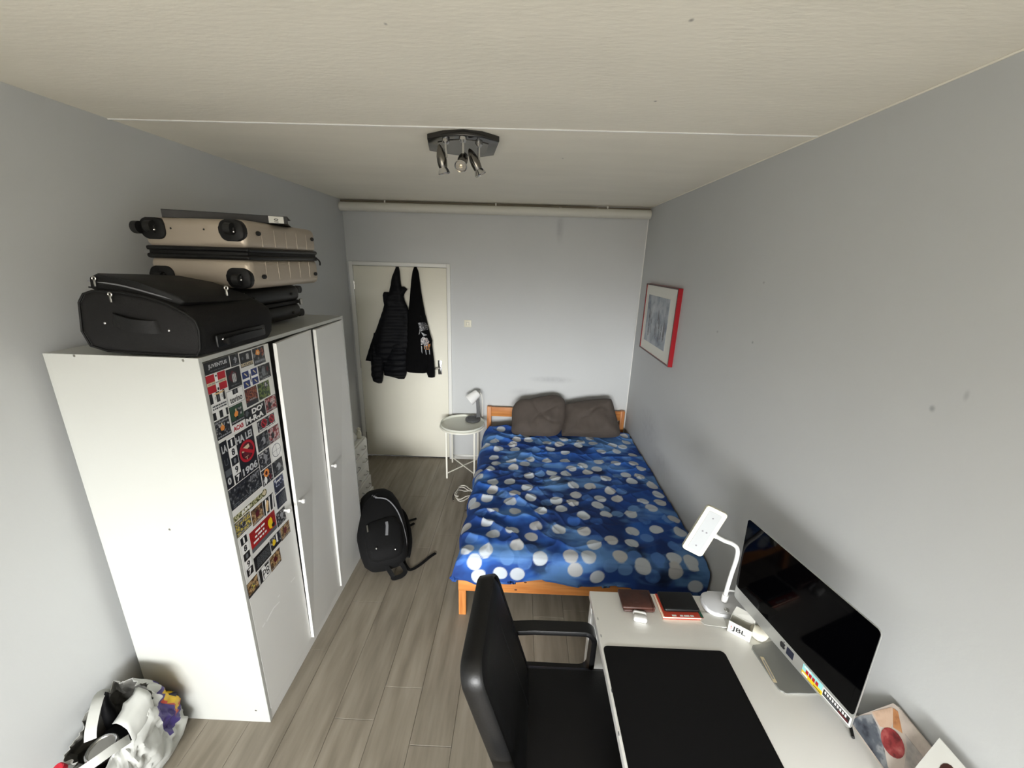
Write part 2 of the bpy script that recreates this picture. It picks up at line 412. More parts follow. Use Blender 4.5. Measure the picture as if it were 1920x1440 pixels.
# back wall with door opening
DX0, DX1, DH = -1.685, -0.700, 2.073
b = MB().box((DX1, YB, 0), (XR, YB+WT, ZC)).box((XL, YB, DH), (DX1, YB+WT, ZC)).box((XL, YB, 0), (DX0, YB+WT, DH)).box((DX0, YB+0.06, 0), (DX1, YB+WT, DH))
struct(link_mesh('wall_back', b, 'wall_paint', base=(0, 0, 0)))
b = MB().box((XL, YN-WT, 0), (XR, YN, WIN[2])).box((XL, YN-WT, WIN[3]), (XR, YN, ZC)).box((XL, YN-WT, WIN[2]), (WIN[0], YN, WIN[3])).box((WIN[1], YN-WT, WIN[2]), (XR, YN, WIN[3]))
struct(link_mesh('wall_front', b, 'wall_paint', base=(0, 0, 0)))
YS = 1.846
b = MB().box((XL-WT, YN-WT, ZC), (XR+WT, YS-0.004, ZC+0.15)).box((XL-WT, YS-0.004, ZC+0.004), (XR+WT, YS+0.004, ZC+0.15)).box((XL-WT, YS+0.004, ZC), (XR+WT, YB+WT, ZC+0.15))
struct(link_mesh('ceiling', b, 'ceiling_paint', base=(0, 0, 0)))
struct(link_mesh('trim_1', MB().tube([(XL, YS, ZC+0.001), (XR, YS, ZC+0.001)], 0.0055, 8), 'white_paint'))
struct(link_mesh('trim_2', MB().tube([(XR-0.001, YB-0.001, 0.02), (XR-0.001, YB-0.001, ZC)], 0.006, 8), 'white_paint'))
struct(link_mesh('trim_3', MB().tube([(XR-0.001, YN, ZC-0.002), (XR-0.001, YB, ZC-0.002)], 0.004, 6), 'ceiling_paint'))
struct(link_mesh('baseboard_back', MB().box((DX1, YB-0.012, 0), (XR, YB, 0.055), 0.003), 'white_paint'))
struct(link_mesh('baseboard_right', MB().box((XR-0.012, YN, 0), (XR, YB-0.012, 0.055), 0.003), 'white_paint'))
struct(link_mesh('baseboard_left', MB().box((XL, YN, 0), (XL+0.012, YB, 0.055), 0.003), 'white_paint'))
# window behind the camera
w = sempty('window_1', ((WIN[0]+WIN[1])/2, YN, WIN[2]))
b = MB(); t = 0.05
b.box((WIN[0], YN-0.09, WIN[2]), (WIN[1], YN-0.03, WIN[2]+t)).box((WIN[0], YN-0.09, WIN[3]-t), (WIN[1], YN-0.03, WIN[3]))
for x in (WIN[0], (WIN[0]+WIN[1])/2-t/2, WIN[1]-t): b.box((x, YN-0.09, WIN[2]+t), (x+t, YN-0.03, WIN[3]-t))
link_mesh('window_frame', b, 'white_paint', w, smooth=False)
link_mesh('window_sill', MB().box((WIN[0]-0.04, YN-0.03, WIN[2]-0.03), (WIN[1]+0.04, YN+0.16, WIN[2]), 0.004), 'white_paint', w)
# door in back wall
dr = sempty('door_1', ((DX0+DX1)/2, YB, 0))
b = MB(); fw = 0.036
b.box((DX1-fw, YB-0.022, 0), (DX1, YB+0.058, DH), 0.003).box((DX0, YB-0.022, 0), (DX0+fw, YB+0.058, DH), 0.003).box((DX0+fw, YB-0.022, DH-fw), (DX1-fw, YB+0.058, DH), 0.003)
link_mesh('door_frame', b, 'white_paint', dr)
LY = YB-0.012
link_mesh('door_leaf', MB().box((DX0+fw+0.003, LY, 0.016), (DX1-fw-0.003, LY+0.04, DH-fw-0.003), 0.003), 'door_paint', dr)
hx, hz = at(824, 688, 'y', LY-0.03).x, at(824, 690, 'y', LY-0.03).z
hd = MB().box((hx-0.020, LY-0.008, hz-0.075), (hx+0.020, LY, hz+0.075), 0.003)
hd.tube([(hx, LY, hz), (hx, LY-0.045, hz)], 0.009, 10).tube(smooth_path([(hx, LY-0.045, hz), (hx-0.03, LY-0.05, hz-0.003), (hx-0.12, LY-0.05, hz-0.006)]), 0.009, 10)
link_mesh('door_handle', hd, 'chrome', dr)
for z in (0.25, 1.05, 1.85):
    link_mesh('hinge', MB().tube([(DX0+fw+0.002, LY-0.004, z-0.04), (DX0+fw+0.002, LY-0.004, z+0.04)], 0.006, 8), 'steel', dr)
HK = [at(742, 505, 'y', LY-0.03), at(778, 505, 'y', LY-0.03)]
for p in HK:
    h = MB().box((p.x-0.012, LY-0.004, p.z-0.05), (p.x+0.012, LY, DH-fw), 0.001).tube(smooth_path([(p.x, LY-0.004, p.z-0.045), (p.x, LY-0.03, p.z-0.05), (p.x, LY-0.04, p.z-0.02)]), 0.006, 8)
    link_mesh('coat_hook', h, 'steel', dr)

# pipes along the top of the back wall
pz = 2.557
pp = thing('heating_pipe', 'thick cream-painted horizontal pipe running along the top of the back wall', 'pipe', (0, YB-0.05, pz))
link_mesh('pipe', MB().tube([(XL+0.004, YB-0.052, pz), (0.36, YB-0.052, pz), (XR-0.004, YB-0.052, pz)], 0.040, 20), 'pipe_paint', pp)
for px in (1051, 1120):
    x = at(px, 399, 'y', YB-0.09).x
    link_mesh('pipe_collar', MB().tube([(x-0.012, YB-0.052, pz), (x+0.012, YB-0.052, pz)], 0.0425, 20), 'pipe_paint', pp)
for x in (-1.1, 0.9):
    link_mesh('pipe_bracket', MB().box((x-0.012, YB-0.04, pz-0.038), (x+0.012, YB, pz+0.03), 0.002), 'pipe_paint', pp)
cp = thing('conduit_pipe', 'thin brownish pipe just under the ceiling above the thick cream pipe', 'pipe', (0, YB-0.03, 2.6))
link_mesh('pipe', MB().tube(smooth_path([(XL+0.004, YB-0.030, 2.606), (0.30, YB-0.030, 2.607), (0.62, YB-0.03, 2.604), (0.70, YB-0.03, 2.600), (XR-0.004, YB-0.03, 2.602)]), 0.0095, 10), 'pipe_dark', cp)
for px in (722, 930, 1140):
    x = at(px, 380, 'y', YB-0.03).x
    link_mesh('pipe_clip', MB().box((x-0.006, YB-0.045, 2.595), (x+0.006, YB, ZC), 0.001), 'white_paint', cp)
# light switch
p = at(877, 607, 'y', YB-0.01)
sw = thing('light_switch', 'small square cream wall switch between the door and the bed', 'switch', (p.x, YB, p.z-0.035))
link_mesh('switch_plate', MB().box((p.x-0.036, YB-0.010, p.z-0.036), (p.x+0.036, YB, p.z+0.036), 0.004), 'switch_cream', sw)
link_mesh('switch_rocker', MB().box((p.x-0.020, YB-0.016, p.z-0.022), (p.x+0.020, YB-0.009, p.z+0.022), 0.003), 'switch_cream', sw)
link_mesh('rocker_outline', MB().sweep([(p.x-0.012, YB-0.0165, p.z-0.016), (p.x-0.012, YB-0.0165, p.z+0.014), (p.x+0.012, YB-0.0165, p.z+0.014), (p.x+0.012, YB-0.0165, p.z-0.016)], [(-.0015, -.0005), (.0015, -.0005), (.0015, .0005), (-.0015, .0005)], up=(0, -1, 0)), 'ink_grey', sw)

# ================================================================== wardrobe
WX0, WX1, WY0, WY1, WH = -1.663, -1.113, 1.339, 2.516, 1.759
PT = 0.016
wd = thing('wardrobe', 'tall white three-door wardrobe with a sticker-covered first door and suitcases on top', 'wardrobe', ((WX0+WX1)/2, (WY0+WY1)/2, 0))
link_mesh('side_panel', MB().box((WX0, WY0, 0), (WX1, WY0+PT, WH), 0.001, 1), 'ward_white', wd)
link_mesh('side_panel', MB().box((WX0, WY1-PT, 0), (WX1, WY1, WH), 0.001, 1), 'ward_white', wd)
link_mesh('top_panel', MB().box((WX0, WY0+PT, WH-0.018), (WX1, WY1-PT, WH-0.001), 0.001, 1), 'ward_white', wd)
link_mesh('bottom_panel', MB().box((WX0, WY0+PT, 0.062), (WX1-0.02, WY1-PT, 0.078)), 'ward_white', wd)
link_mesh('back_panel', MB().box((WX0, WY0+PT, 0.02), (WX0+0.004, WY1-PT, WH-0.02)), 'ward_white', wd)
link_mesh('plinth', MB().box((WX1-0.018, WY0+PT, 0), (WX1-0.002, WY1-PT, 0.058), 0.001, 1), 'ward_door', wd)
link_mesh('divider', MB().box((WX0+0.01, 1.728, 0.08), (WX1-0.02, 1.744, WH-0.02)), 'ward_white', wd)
dz0, dz1 = 0.062, WH-0.024
DY = [WY0+PT+0.002, 1.737, 2.113, WY1-PT-0.002]
def door_mesh(y0, y1, swing, hinge_far):
    """16 mm door; swing = how far the free edge stands proud at top / bottom"""
    st, sb = swing
    def X(y, z):
        k = (y1-y)/(y1-y0) if hinge_far else (y-y0)/(y1-y0)
        return WX1+(sb+(st-sb)*(z-dz0)/(dz1-dz0))*k
    vs_ = []
    for z in (dz0, dz1):
        for y in (y0, y1):
            x = X(y, z); vs_ += [(x-0.016, y, z), (x, y, z)]
    return MB().add(vs_, [(0, 1, 3, 2), (4, 6, 7, 5), (0, 4, 5, 1), (2, 3, 7, 6), (1, 5, 7, 3), (0, 2, 6, 4)]), X
doors = []
for i, (sw_, hf) in enumerate((((0.0, 0.0), False), ((0.036, 0.016), True), ((0.026, 0.010), True))):
    m_, X = door_mesh(DY[i]+0.001, DY[i+1]-0.001, sw_, hf)
    dobj = link_mesh('door', m_, 'ward_door', wd, smooth=False)
    doors.append((dobj, X))
for i, px in ((0, (541, 957)), (1, (559, 939)), (2, (623, 873))):
    q = at(px[0], px[1], 'x', WX1+0.02); x = doors[i][1](q.y, q.z)
    kb = MB().lathe([(0.006, 0), (0.006, 0.014), (0.011, 0.018), (0.012, 0.026), (0.008, 0.031), (0.0, 0.032)], Matrix.Translation((x, q.y, q.z)) @ Matrix.Rotation(math.pi/2, 4, 'Y'), 14)
    link_mesh('knob', kb, 'white_plastic', doors[i][0])
for q in (at(139, 667, 'y', WY0), at(343, 676, 'y', WY0), at(480, 1332, 'y', WY0), at(318, 993, 'y', WY0)):
    link_mesh('screw_cap', MB().lathe([(0.005, 0), (0.004, 0.0012), (0, 0.0012)], Matrix.Translation((q.x, WY0, q.z)) @ Matrix.Rotation(math.pi/2, 4, 'X'), 10), 'steel', wd)
for pts in (((500, 1165), (513, 1140), (524, 1128)), ((545, 1092), (553, 1082)), ((521, 1120), (524, 1115)), ((492, 1176), (497, 1168))):
    path = [at(a, c, 'x', WX1) + Vector((0.0004, 0, 0)) for a, c in pts]
    link_mesh('scratch', MB().sweep(path, [(-.0035, 0), (.0035, 0), (.0035, .0003), (-.0035, .0003)], up=(1, 0, 0)), 'scratch', doors[0][0])
link_mesh('cable_clip', MB().box((WX1, WY1-0.03, 0.0), (WX1+0.02, WY1-0.015, 0.05), 0.003), 'white_plastic', wd)

# ---- stickers on the first door: one mesh each, printed shapes laid on it
ST = [('juventus',1.356,1.485,1.691,1.736),('bw_a',1.490,1.538,1.689,1.735),('casuals',1.543,1.618,1.671,1.730),('orange_a',1.623,1.702,1.660,1.732),('redcross',1.355,1.452,1.621,1.688),('crest',1.456,1.534,1.606,1.685),('bluecross',1.538,1.637,1.583,1.655),('bw_crest',1.642,1.724,1.589,1.653),('stripes',1.355,1.432,1.519,1.620),('torino',1.438,1.532,1.543,1.603),('red_a',1.538,1.615,1.505,1.580),('green_a',1.621,1.702,1.507,1.579),('redgrey',1.655,1.734,1.435,1.502),('green_b',1.438,1.514,1.466,1.540),('domra',1.515,1.651,1.431,1.498),('acab',1.433,1.511,1.435,1.461),('orange_b',1.355,1.429,1.440,1.514),('nosigns',1.581,1.704,1.373,1.423),('bw_b',1.562,1.641,1.289,1.365),('redgrey_b',1.643,1.723,1.289,1.361),('ring',1.646,1.719,1.204,1.284),('la',1.356,1.395,1.231,1.427),('n1897',1.398,1.441,1.230,1.425),('halei',1.442,1.550,1.230,1.425),('crowd',1.356,1.550,1.136,1.227),('bw_c',1.554,1.633,1.204,1.282),('orange_c',1.556,1.631,1.124,1.199),('bw_d',1.636,1.715,1.124,1.198),('blue',1.625,1.702,1.042,1.115),('navy',1.626,1.704,0.962,1.036),('juve',1.356,1.559,1.082,1.107),('player',1.533,1.611,0.991,1.066),('yellow_a',1.356,1.448,1.009,1.078),('brown_a',1.453,1.530,0.995,1.068),('brick',1.422,1.601,0.881,0.981),('bw_e',1.606,1.678,0.877,0.950),('brown_b',1.620,1.695,0.791,0.861),('n1897b',1.366,1.410,0.803,1.000),('yellow_b',1.538,1.618,0.796,0.861),('dark',1.420,1.534,0.786,0.857),('brown_c',1.515,1.595,0.702,0.778),('p8',1.431,1.510,0.706,0.778),('brown_d',1.356,1.426,0.706,0.778)]
class Sticker:
    def __init__(s, y0, y1, z0, z1, bg, border=None):
        s.y0, s.y1, s.z0, s.z1 = y0, y1, z0, z1; s.mb = MB(); s.mats = []; s.lay = 1
        s.w, s.h = y1-y0, z1-z0
        if border:
            s.rect(0, 0, 1, 1, border); m_ = 0.0022
            s.rect(m_/s.w, m_/s.h, 1-m_/s.w, 1-m_/s.h, bg)
        else: s.rect(0, 0, 1, 1, bg)
    def mi(s, m_):
        if m_ not in s.mats: s.mats.append(m_)
        return s.mats.index(m_)
    def P(s, u, v): return Vector((WX1+0.0003*s.lay, s.y0+u*s.w, s.z0+v*s.h))
    def poly(s, pts, m_):
        n = len(pts)
        s.mb.add([s.P(u, v) for u, v in pts], [tuple(range(n))], s.mi(m_)); s.lay += 0.5
    def rect(s, u0, v0, u1, v1, m_): s.poly([(u0, v0), (u1, v0), (u1, v1), (u0, v1)], m_)
    def disc(s, u, v, r, m_, n=22): s.poly([(u+r/s.w*math.cos(2*math.pi*i/n), v+r/s.h*math.sin(2*math.pi*i/n)) for i in range(n)], m_)
    def ringd(s, u, v, r, t_, m_, n=28):
        vs_ = []
        for i in range(n):
            c_, d_ = math.cos(2*math.pi*i/n), math.sin(2*math.pi*i/n)
            vs_ += [s.P(u+r/s.w*c_, v+r/s.h*d_), s.P(u+(r-t_)/s.w*c_, v+(r-t_)/s.h*d_)]
        s.mb.add(vs_, [(2*i, (2*i+2) % (2*n), (2*i+3) % (2*n), 2*i+1) for i in range(n)], s.mi(m_)); s.lay += 0.5
    def text(s, txt, u, v, uw, vh, m_, bold=0.0, rot=0.0):
        vs_, fs = text2d(txt, uw*s.w, vh*s.h, bold); cr_, sr_ = math.cos(rot), math.sin(rot)
        s.mb.add([s.P(u+(a*cr_-c_*sr_)/s.w, v+(a*sr_+c_*cr_)/s.h) for a, c_ in vs_], fs, s.mi(m_)); s.lay += 0.5
    def lines(s, u0, v0, u1, v1, n, m_, seed=0):
        rd = random.Random(seed)
        for i in range(n):
            v = v0+(v1-v0)*(i+0.5)/n; u = u0
            while u < u1-0.03:
                l = rd.uniform(0.06, 0.2); e_ = min(u+l, u1)
                s.rect(u, v-0.28*(v1-v0)/n, e_, v+0.28*(v1-v0)/n, m_); u = e_+0.03
    def blob(s, u, v, ru, rv, m_, seed):
        rd = random.Random(seed); n = 11
        s.poly([(u+ru*rd.uniform(.7, 1.15)*math.cos(2*math.pi*i/n), v+rv*rd.uniform(.7, 1.15)*math.sin(2*math.pi*i/n)) for i in range(n)], m_)
    def crest(s, u, v, r, m1, m2):
        s.poly([(u+a*r/s.w, v+c_*r/s.h) for a, c_ in arc((0, 0), 1, 0, 2*math.pi, 20, lambda p, q: (0.62*p, q))], m1)
        for k in (-0.36, -0.12, 0.12, 0.36):
            s.rect(u+(k-0.05)*r/s.w, v-0.72*r/s.h, u+(k+0.05)*r/s.w, v+0.72*r/s.h, m2)
for si, (n_, y0, y1, z0, z1) in enumerate(ST):
    if n_ == 'juventus':
        s = Sticker(y0, y1, z0, z1, 'st_black'); s.text('JUVENTUS', 0.52, 0.56, 0.74, 0.42, 'st_light', 0.04); s.lines(0.2, 0.14, 0.85, 0.28, 1, 'st_slate', 3)
    elif n_ in ('bw_a', 'bw_b', 'bw_c', 'bw_d', 'bw_e'):
        s = Sticker(y0, y1, z0, z1, 'pr_dark' if n_ in ('bw_a', 'bw_b', 'bw_d') else 'pr_bw', 'st_black')
        s.blob(.55, .5, .22, .26, 'st_grey', si); s.blob(.4, .42, .12, .16, 'st_dark', si+50); s.lines(.1, .06, .9, .2, 1, 'st_slate', si)
    elif n_ == 'casuals':
        s = Sticker(y0, y1, z0, z1, 'st_black'); s.crest(.62, .66, .016, 'st_dark', 'st_white'); s.blob(.2, .62, .1, .12, 'st_slate', 4)
        s.rect(.02, .06, .98, .28, 'st_cream'); s.text('CASUALS', .5, .17, .9, .17, 'st_black', .03)
    elif n_ == 'orange_a':
        s = Sticker(y0, y1, z0, z1, 'pr_dark'); s.blob(.42, .72, .2, .2, 'st_orange', 9); s.blob(.8, .68, .18, .24, 'pr_red', 12); s.blob(.42, .70, .09, .1, 'st_peach', 15); s.rect(.05, .08, .95, .3, 'st_slate'); s.lines(.1, .1, .9, .28, 1, 'st_grey', 8)
    elif n_ == 'redcross':
        s = Sticker(y0, y1, z0, z1, 'st_red'); s.rect(.0, .41, 1, .59, 'st_cream'); s.rect(.42, 0, .58, 1, 'st_white'); s.lines(.06, .45, .94, .55, 1, 'st_grey', 5); s.rect(.46, .82, .54, .92, 'st_black'); s.rect(.46, .06, .54, .2, 'st_black')
        s.poly([(0.5+.27*math.cos(a_), -.07-.09*math.sin(a_)) for a_ in [math.pi*i/10 for i in range(11)]], 'st_peach')
    elif n_ == 'crest':
        s = Sticker(y0, y1, z0, z1, 'st_black'); s.blob(.45, .58, .3, .3, 'st_maroon', 3); s.crest(.5, .5, .022, 'st_slate', 'st_white'); s.lines(.2, .1, .8, .2, 1, 'st_slate', 2)
    elif n_ == 'bluecross':
        s = Sticker(y0, y1, z0, z1, 'st_blue', 'st_white'); s.rect(.43, 0, .57, 1, 'st_white'); s.rect(0, .43, 1, .57, 'st_white'); s.rect(.47, .25, .53, .75, 'st_slate')
        for u, v in ((.22, .78), (.78, .78), (.22, .22), (.78, .22)): s.poly([(u-.09, v+.08), (u-.04, v+.12), (u+.1, v-.08), (u+.06, v-.12)], 'st_cream')
    elif n_ == 'bw_crest':
        s = Sticker(y0, y1, z0, z1, 'pr_dark'); s.crest(.42, .5, .022, 'st_slate', 'st_grey'); s.blob(.75, .62, .08, .2, 'st_maroon', 6); s.lines(.3, .02, .9, .14, 1, 'st_grey', 3)
    elif n_ == 'stripes':
        s = Sticker(y0, y1, z0, z1, 'st_white')
        for u0_, u1_ in ((0, .2), (.42, .64), (.86, 1)): s.rect(u0_, .62, u1_, 1, 'st_black'); s.rect(u0_, 0, u1_, .28, 'st_black')
        s.rect(.52, .62, .54, 1, 'st_grey'); s.lines(.05, .36, .95, .56, 2, 'st_slate', 4); s.text('0', .31, .8, .07, .11, 'st_slate'); s.text('0', .75, .8, .07, .11, 'st_slate')
    elif n_ == 'torino':
        s = Sticker(y0, y1, z0, z1, 'st_white', 'st_grey'); s.rect(.36, .66, .68, 1, 'st_black'); s.crest(.52, .83, .010, 'st_dark', 'st_grey'); s.text('torino', .5, .34, .74, .40, 'st_dark', .015)
    elif n_ == 'red_a':
        s = Sticker(y0, y1, z0, z1, 'pr_red', 'st_black'); s.rect(0, 0, 1, .26, 'st_dark'); s.lines(.3, .26, .8, .4, 1, 'st_grey', 2)
    elif n_ == 'green_a':
        s = Sticker(y0, y1, z0, z1, 'pr_green'); s.blob(.7, .75, .2, .2, 'pr_bw', 4)
    elif n_ in ('redgrey', 'redgrey_b'):
        s = Sticker(y0, y1, z0, z1, 'pr_redgrey', 'st_black'); s.blob(.35, .45, .16, .25, 'st_black', si); s.lines(.08, .06, .9, .2, 1, 'st_grey', si)
    elif n_ in ('green_b', 'orange_b'):
        s = Sticker(y0, y1, z0, z1, 'st_green' if n_ == 'green_b' else 'pr_bw', 'st_black'); s.blob(.72, .62, .2, .26, 'pr_bw', si); s.blob(.45, .52, .17, .17, 'st_orange', si+3); s.rect(.41, .66, .5, .8, 'st_cream'); s.blob(.46, .3, .1, .1, 'st_black', 3)
        s.rect(0, 0, 1, .2, 'st_black'); s.lines(.05, .05, .95, .19, 1, 'st_grey', si)
        if n_ == 'orange_b': s.lines(.06, .82, .95, .95, 1, 'st_grey', 30)
    elif n_ == 'domra':
        s = Sticker(y0, y1, z0, z1, 'st_black'); s.text("DO'", .62, .72, .55, .36, 'st_white', .05); s.text('M-R-A', .45, .27, .84, .36, 'st_white', .05); s.blob(.12, .75, .08, .2, 'st_slate', 2)
    elif n_ == 'acab':
        s = Sticker(y0, y1, z0, z1, 'st_white'); s.text('ACAB', .5, .48, .76, .76, 'st_red', .05)
    elif n_ == 'nosigns':
        s = Sticker(y0, y1, z0, z1, 'pr_bw', 'st_black')
        for u in (.36, .82):
            s.disc(u, .56, .018, 'st_maroon'); s.ringd(u, .56, .019, .005, 'st_red'); s.poly([(u-.11, .78), (u-.06, .84), (u+.11, .34), (u+.06, .28)], 'st_red')
        s.lines(.05, .04, .95, .18, 1, 'st_white', 5)
    elif n_ == 'ring':
        s = Sticker(y0, y1, z0, z1, 'st_white'); s.ringd(.5, .5, .033, .004, 'st_grey'); s.rect(.485, .12, .515, .88, 'st_grey'); s.rect(.1, .49, .9, .51, 'st_grey')
    elif n_ == 'la':
        s = Sticker(y0, y1, z0, z1, 'st_black'); s.text('LA', .55, .84, .7, .16, 'st_light', .04); s.text('U', .5, .56, .5, .14, 'st_slate', .0); s.rect(.1, .26, .95, .4, 'st_slate'); s.text('0', .45, .15, .5, .15, 'st_light', .05)
    elif n_ in ('n1897', 'n1897b'):
        s = Sticker(y0, y1, z0, z1, 'st_white')
        for i_, ch in enumerate('18*97'):
            va = .98-.196*(i_+1); blk = i_ % 2 == 0; s.rect(.06, va+.01, .94, va+.19, 'st_black' if blk else 'st_white')
            if ch == '*': s.crest(.5, va+.1, .012, 'st_slate', 'st_grey')
            else: s.text(ch, .5, va+.1, .20 if ch == '1' else .42, .145, 'st_white' if blk else 'st_black', .04)
    elif n_ == 'halei':
        s = Sticker(y0, y1, z0, z1, 'st_black'); s.text('HA LEI', .46, .85, .9, .16, 'st_light', .04)
        s.poly([(.5+a_, .52+c_) for a_, c_ in ((-.3, .12), (-.1, .2), (.2, .18), (.32, .06), (.26, -.1), (0, -.2), (-.24, -.12))], 'st_maroon')
        s.poly([(.2, .54), (.3, .63), (.62, .66), (.66, .58), (.3, .53)], 'st_cream'); s.ringd(.5, .52, .047, .011, 'st_red'); s.poly([(.1, .62), (.16, .68), (.9, .43), (.84, .37)], 'st_red')
        s.text('T', .42, .38, .2, .07, 'st_cream', .0); s.text('1906', .5, .12, .86, .17, 'st_light', .04)
    elif n_ == 'crowd':
        s = Sticker(y0, y1, z0, z1, 'pr_dark', 'st_black'); s.lines(.06, .03, .98, .24, 2, 'st_slate', 3); s.text('///MIT', .8, .8, .32, .24, 'st_grey', .02)
    elif n_ == 'orange_c':
        s = Sticker(y0, y1, z0, z1, 'pr_bw', 'st_black'); s.disc(.45, .7, .019, 'st_orange'); s.blob(.45, .7, .12, .14, 'pr_red', 3); s.blob(.3, .3, .16, .24, 'st_white', 4); s.blob(.75, .3, .12, .2, 'st_maroon', 5)
    elif n_ == 'blue':
        s = Sticker(y0, y1, z0, z1, 'pr_navy', 'st_navy'); s.rect(.1, .06, .9, .4, 'st_navy'); s.lines(.2, .66, .8, .84, 1, 'st_white', 4)
    elif n_ == 'navy':
        s = Sticker(y0, y1, z0, z1, 'st_navy'); s.lines(.2, .1, .85, .9, 7, 'st_slate', 7)
    elif n_ == 'juve':
        s = Sticker(y0, y1, z0, z1, 'pr_camo'); s.text('JUVE', .36, .5, .26, .7, 'st_white', .06); s.disc(.98, .6, .017, 'pr_camo'); s.disc(.98, .6, .011, 'st_cream')
    elif n_ == 'player':
        s = Sticker(y0, y1, z0, z1, 'st_black')
        for u in (.12, .46, .78): s.poly([(u, 0), (u+.12, 0), (u+.2, .95), (u+.1, .95)], 'st_white')
        s.poly([(.2, .2), (.34, .12), (.5, .7), (.38, .86), (.22, .6)], 'st_peach')
    elif n_ in ('yellow_a', 'yellow_b'):
        s = Sticker(y0, y1, z0, z1, 'pr_yellow' if n_ == 'yellow_a' else 'pr_bw', 'st_dark'); s.blob(.5, .5, .2, .2, 'pr_bw', 3)
        if n_ == 'yellow_b': s.rect(0, 0, 1, .22, 'st_black'); s.blob(.32, .5, .16, .26, 'st_yellow', 6); s.rect(.55, .3, .68, .95, 'st_white'); s.rect(.78, .4, .9, .9, 'st_navy')
        else: s.lines(.08, .05, .92, .18, 1, 'st_grey', 2); s.lines(.08, .82, .92, .95, 1, 'st_grey', 6)
    elif n_ == 'brick':
        s = Sticker(y0, y1, z0, z1, 'st_red2'); s.rect(0, 0, 1, .2, 'st_slate')
        for r_ in range(7): s.rect(0, .2+.8*(r_+1)/8-.004, 1, .2+.8*(r_+1)/8+.004, 'st_maroon')
        for r_, (u0_, u1_) in enumerate(((.2, .56), (.16, .52), (.08, .58))): s.lines(u0_, .74-.2*r_, u1_, .9-.2*r_, 1, 'st_white', 20+r_)
        s.blob(.76, .55, .09, .3, 'st_yellow', 5); s.blob(.86, .38, .08, .12, 'st_black', 8)
    elif n_ in ('brown_a', 'brown_b', 'brown_c', 'brown_d'):
        s = Sticker(y0, y1, z0, z1, 'pr_brown', 'st_dark'); s.blob(.5, .52, .18, .24, 'st_maroon' if n_ != 'brown_d' else 'pr_yellow', si); s.lines(.08, .05, .92, .17, 1, 'st_grey', si)
        if n_ == 'brown_d': s.rect(0, 0, 1, .16, 'st_dark')
    elif n_ == 'dark':
        s = Sticker(y0, y1, z0, z1, 'st_black'); s.lines(.14, .12, .94, .9, 6, 'st_slate', 11)
    elif n_ == 'p8':
        s = Sticker(y0, y1, z0, z1, 'st_white', 'st_black'); s.rect(.06, .04, .3, .96, 'st_black'); s.rect(.6, .8, .95, .95, 'st_black'); s.text('P8', .64, .42, .56, .6, 'st_dark', .0)
    link_mesh('sticker', s.mb, s.mats, doors[0][0], smooth=False)
    # keep the print facing the room
for ch in doors[0][0].children:
    if ch.name.startswith('sticker'):
        me = ch.data
        bm = bmesh.new(); bm.from_mesh(me)
        for f in bm.faces:
            if f.normal.x < 0: f.normal_flip()
        bm.to_mesh(me); bm.free()

# ================================================================== luggage on the wardrobe
TZ = WH
# soft black case: profile of its end panel, extruded along y
sc = thing('soft_suitcase', 'black fabric soft suitcase lying flat at the near end of the wardrobe top', 'suitcase', (-1.30, 1.53, TZ))
prof_px = [(144, 566), (152, 550), (169, 544), (223, 547), (271, 556), (313, 570), (349, 589), (366, 603), (373, 620), (375, 655), (370, 668), (350, 672), (200, 660), (167, 650), (150, 622)]
ys0, ys1 = 1.345, 1.745
prof = []
for q in prof_px:
    p = at(q[0], q[1], 'y', ys0); prof.append((p.x, max(p.z, TZ+0.003)))
rings = []
for i, y in enumerate((ys0, ys0+0.006, ys0+0.03, 1.50, 1.62, ys1-0.03, ys1-0.006, ys1)):
    inset = (0.02, 0.006, 0.0, 0.0, 0.0, 0.0, 0.006, 0.02)[i]
    cx = sum(p[0] for p in prof)/len(prof); cz = sum(p[1] for p in prof)/len(prof)
    dx = 0.02*(y-ys0)/(ys1-ys0)
    rings.append([Vector((cx+(a-cx)*(1-inset/0.2)+dx, y, max(TZ+0.001, cz+(c-cz)*(1-inset/0.12)))) for a, c in prof])
body = link_mesh('body', MB().loft(rings), 'soft_case', sc, ang=50)
cx = sum(p[0] for p in prof)/len(prof); cz = sum(p[1] for p in prof)/len(prof)
link_mesh('piping', MB().tube([Vector((cx+(a-cx)*.985, ys0+0.004, cz+(c-cz)*.975)) for a, c in prof], 0.004, 6, closed=True), 'soft_case_dark', body)
# front pockets stacked on top
pk = MB()
A = [at(*q, 'y', 1.40) for q in ((172, 524), (178, 514), (300, 522), (425, 545), (440, 560), (300, 552), (165, 540))]
def pocket(pts2, y0_, y1_, dz=0.0):
    rr = []
    for y, s_ in ((y0_, .93), (y0_+0.012, 1.0), ((y0_+y1_)/2, 1.02), (y1_-0.015, 1.0), (y1_, .9)):
        mx_ = sum(a for a, c in pts2)/len(pts2); mz_ = sum(c for a, c in pts2)/len(pts2)
        rr.append([Vector((mx_+(a-mx_)*s_, y, mz_+(c-mz_)*s_+dz*(y-y0_)/(y1_-y0_))) for a, c in pts2])
    return rr
P1 = [(-1.475, 1.985), (-1.470, 2.020), (-1.440, 2.034), (-1.30, 2.012), (-1.16, 1.965), (-1.145, 1.945), (-1.18, 1.925), (-1.30, 1.955), (-1.44, 1.965)]
pocket_top = link_mesh('front_pocket', MB().loft(pocket(P1, 1.375, 1.735, -0.02)), 'soft_case_dark', sc, ang=60)
P2 = [(-1.44, 1.955), (-1.43, 1.982), (-1.30, 1.972), (-1.14, 1.925), (-1.115, 1.90), (-1.14, 1.880), (-1.30, 1.925)]
link_mesh('lower_pocket', MB().loft(pocket(P2, 1.36, 1.725, -0.005)), 'soft_case', sc, ang=60)
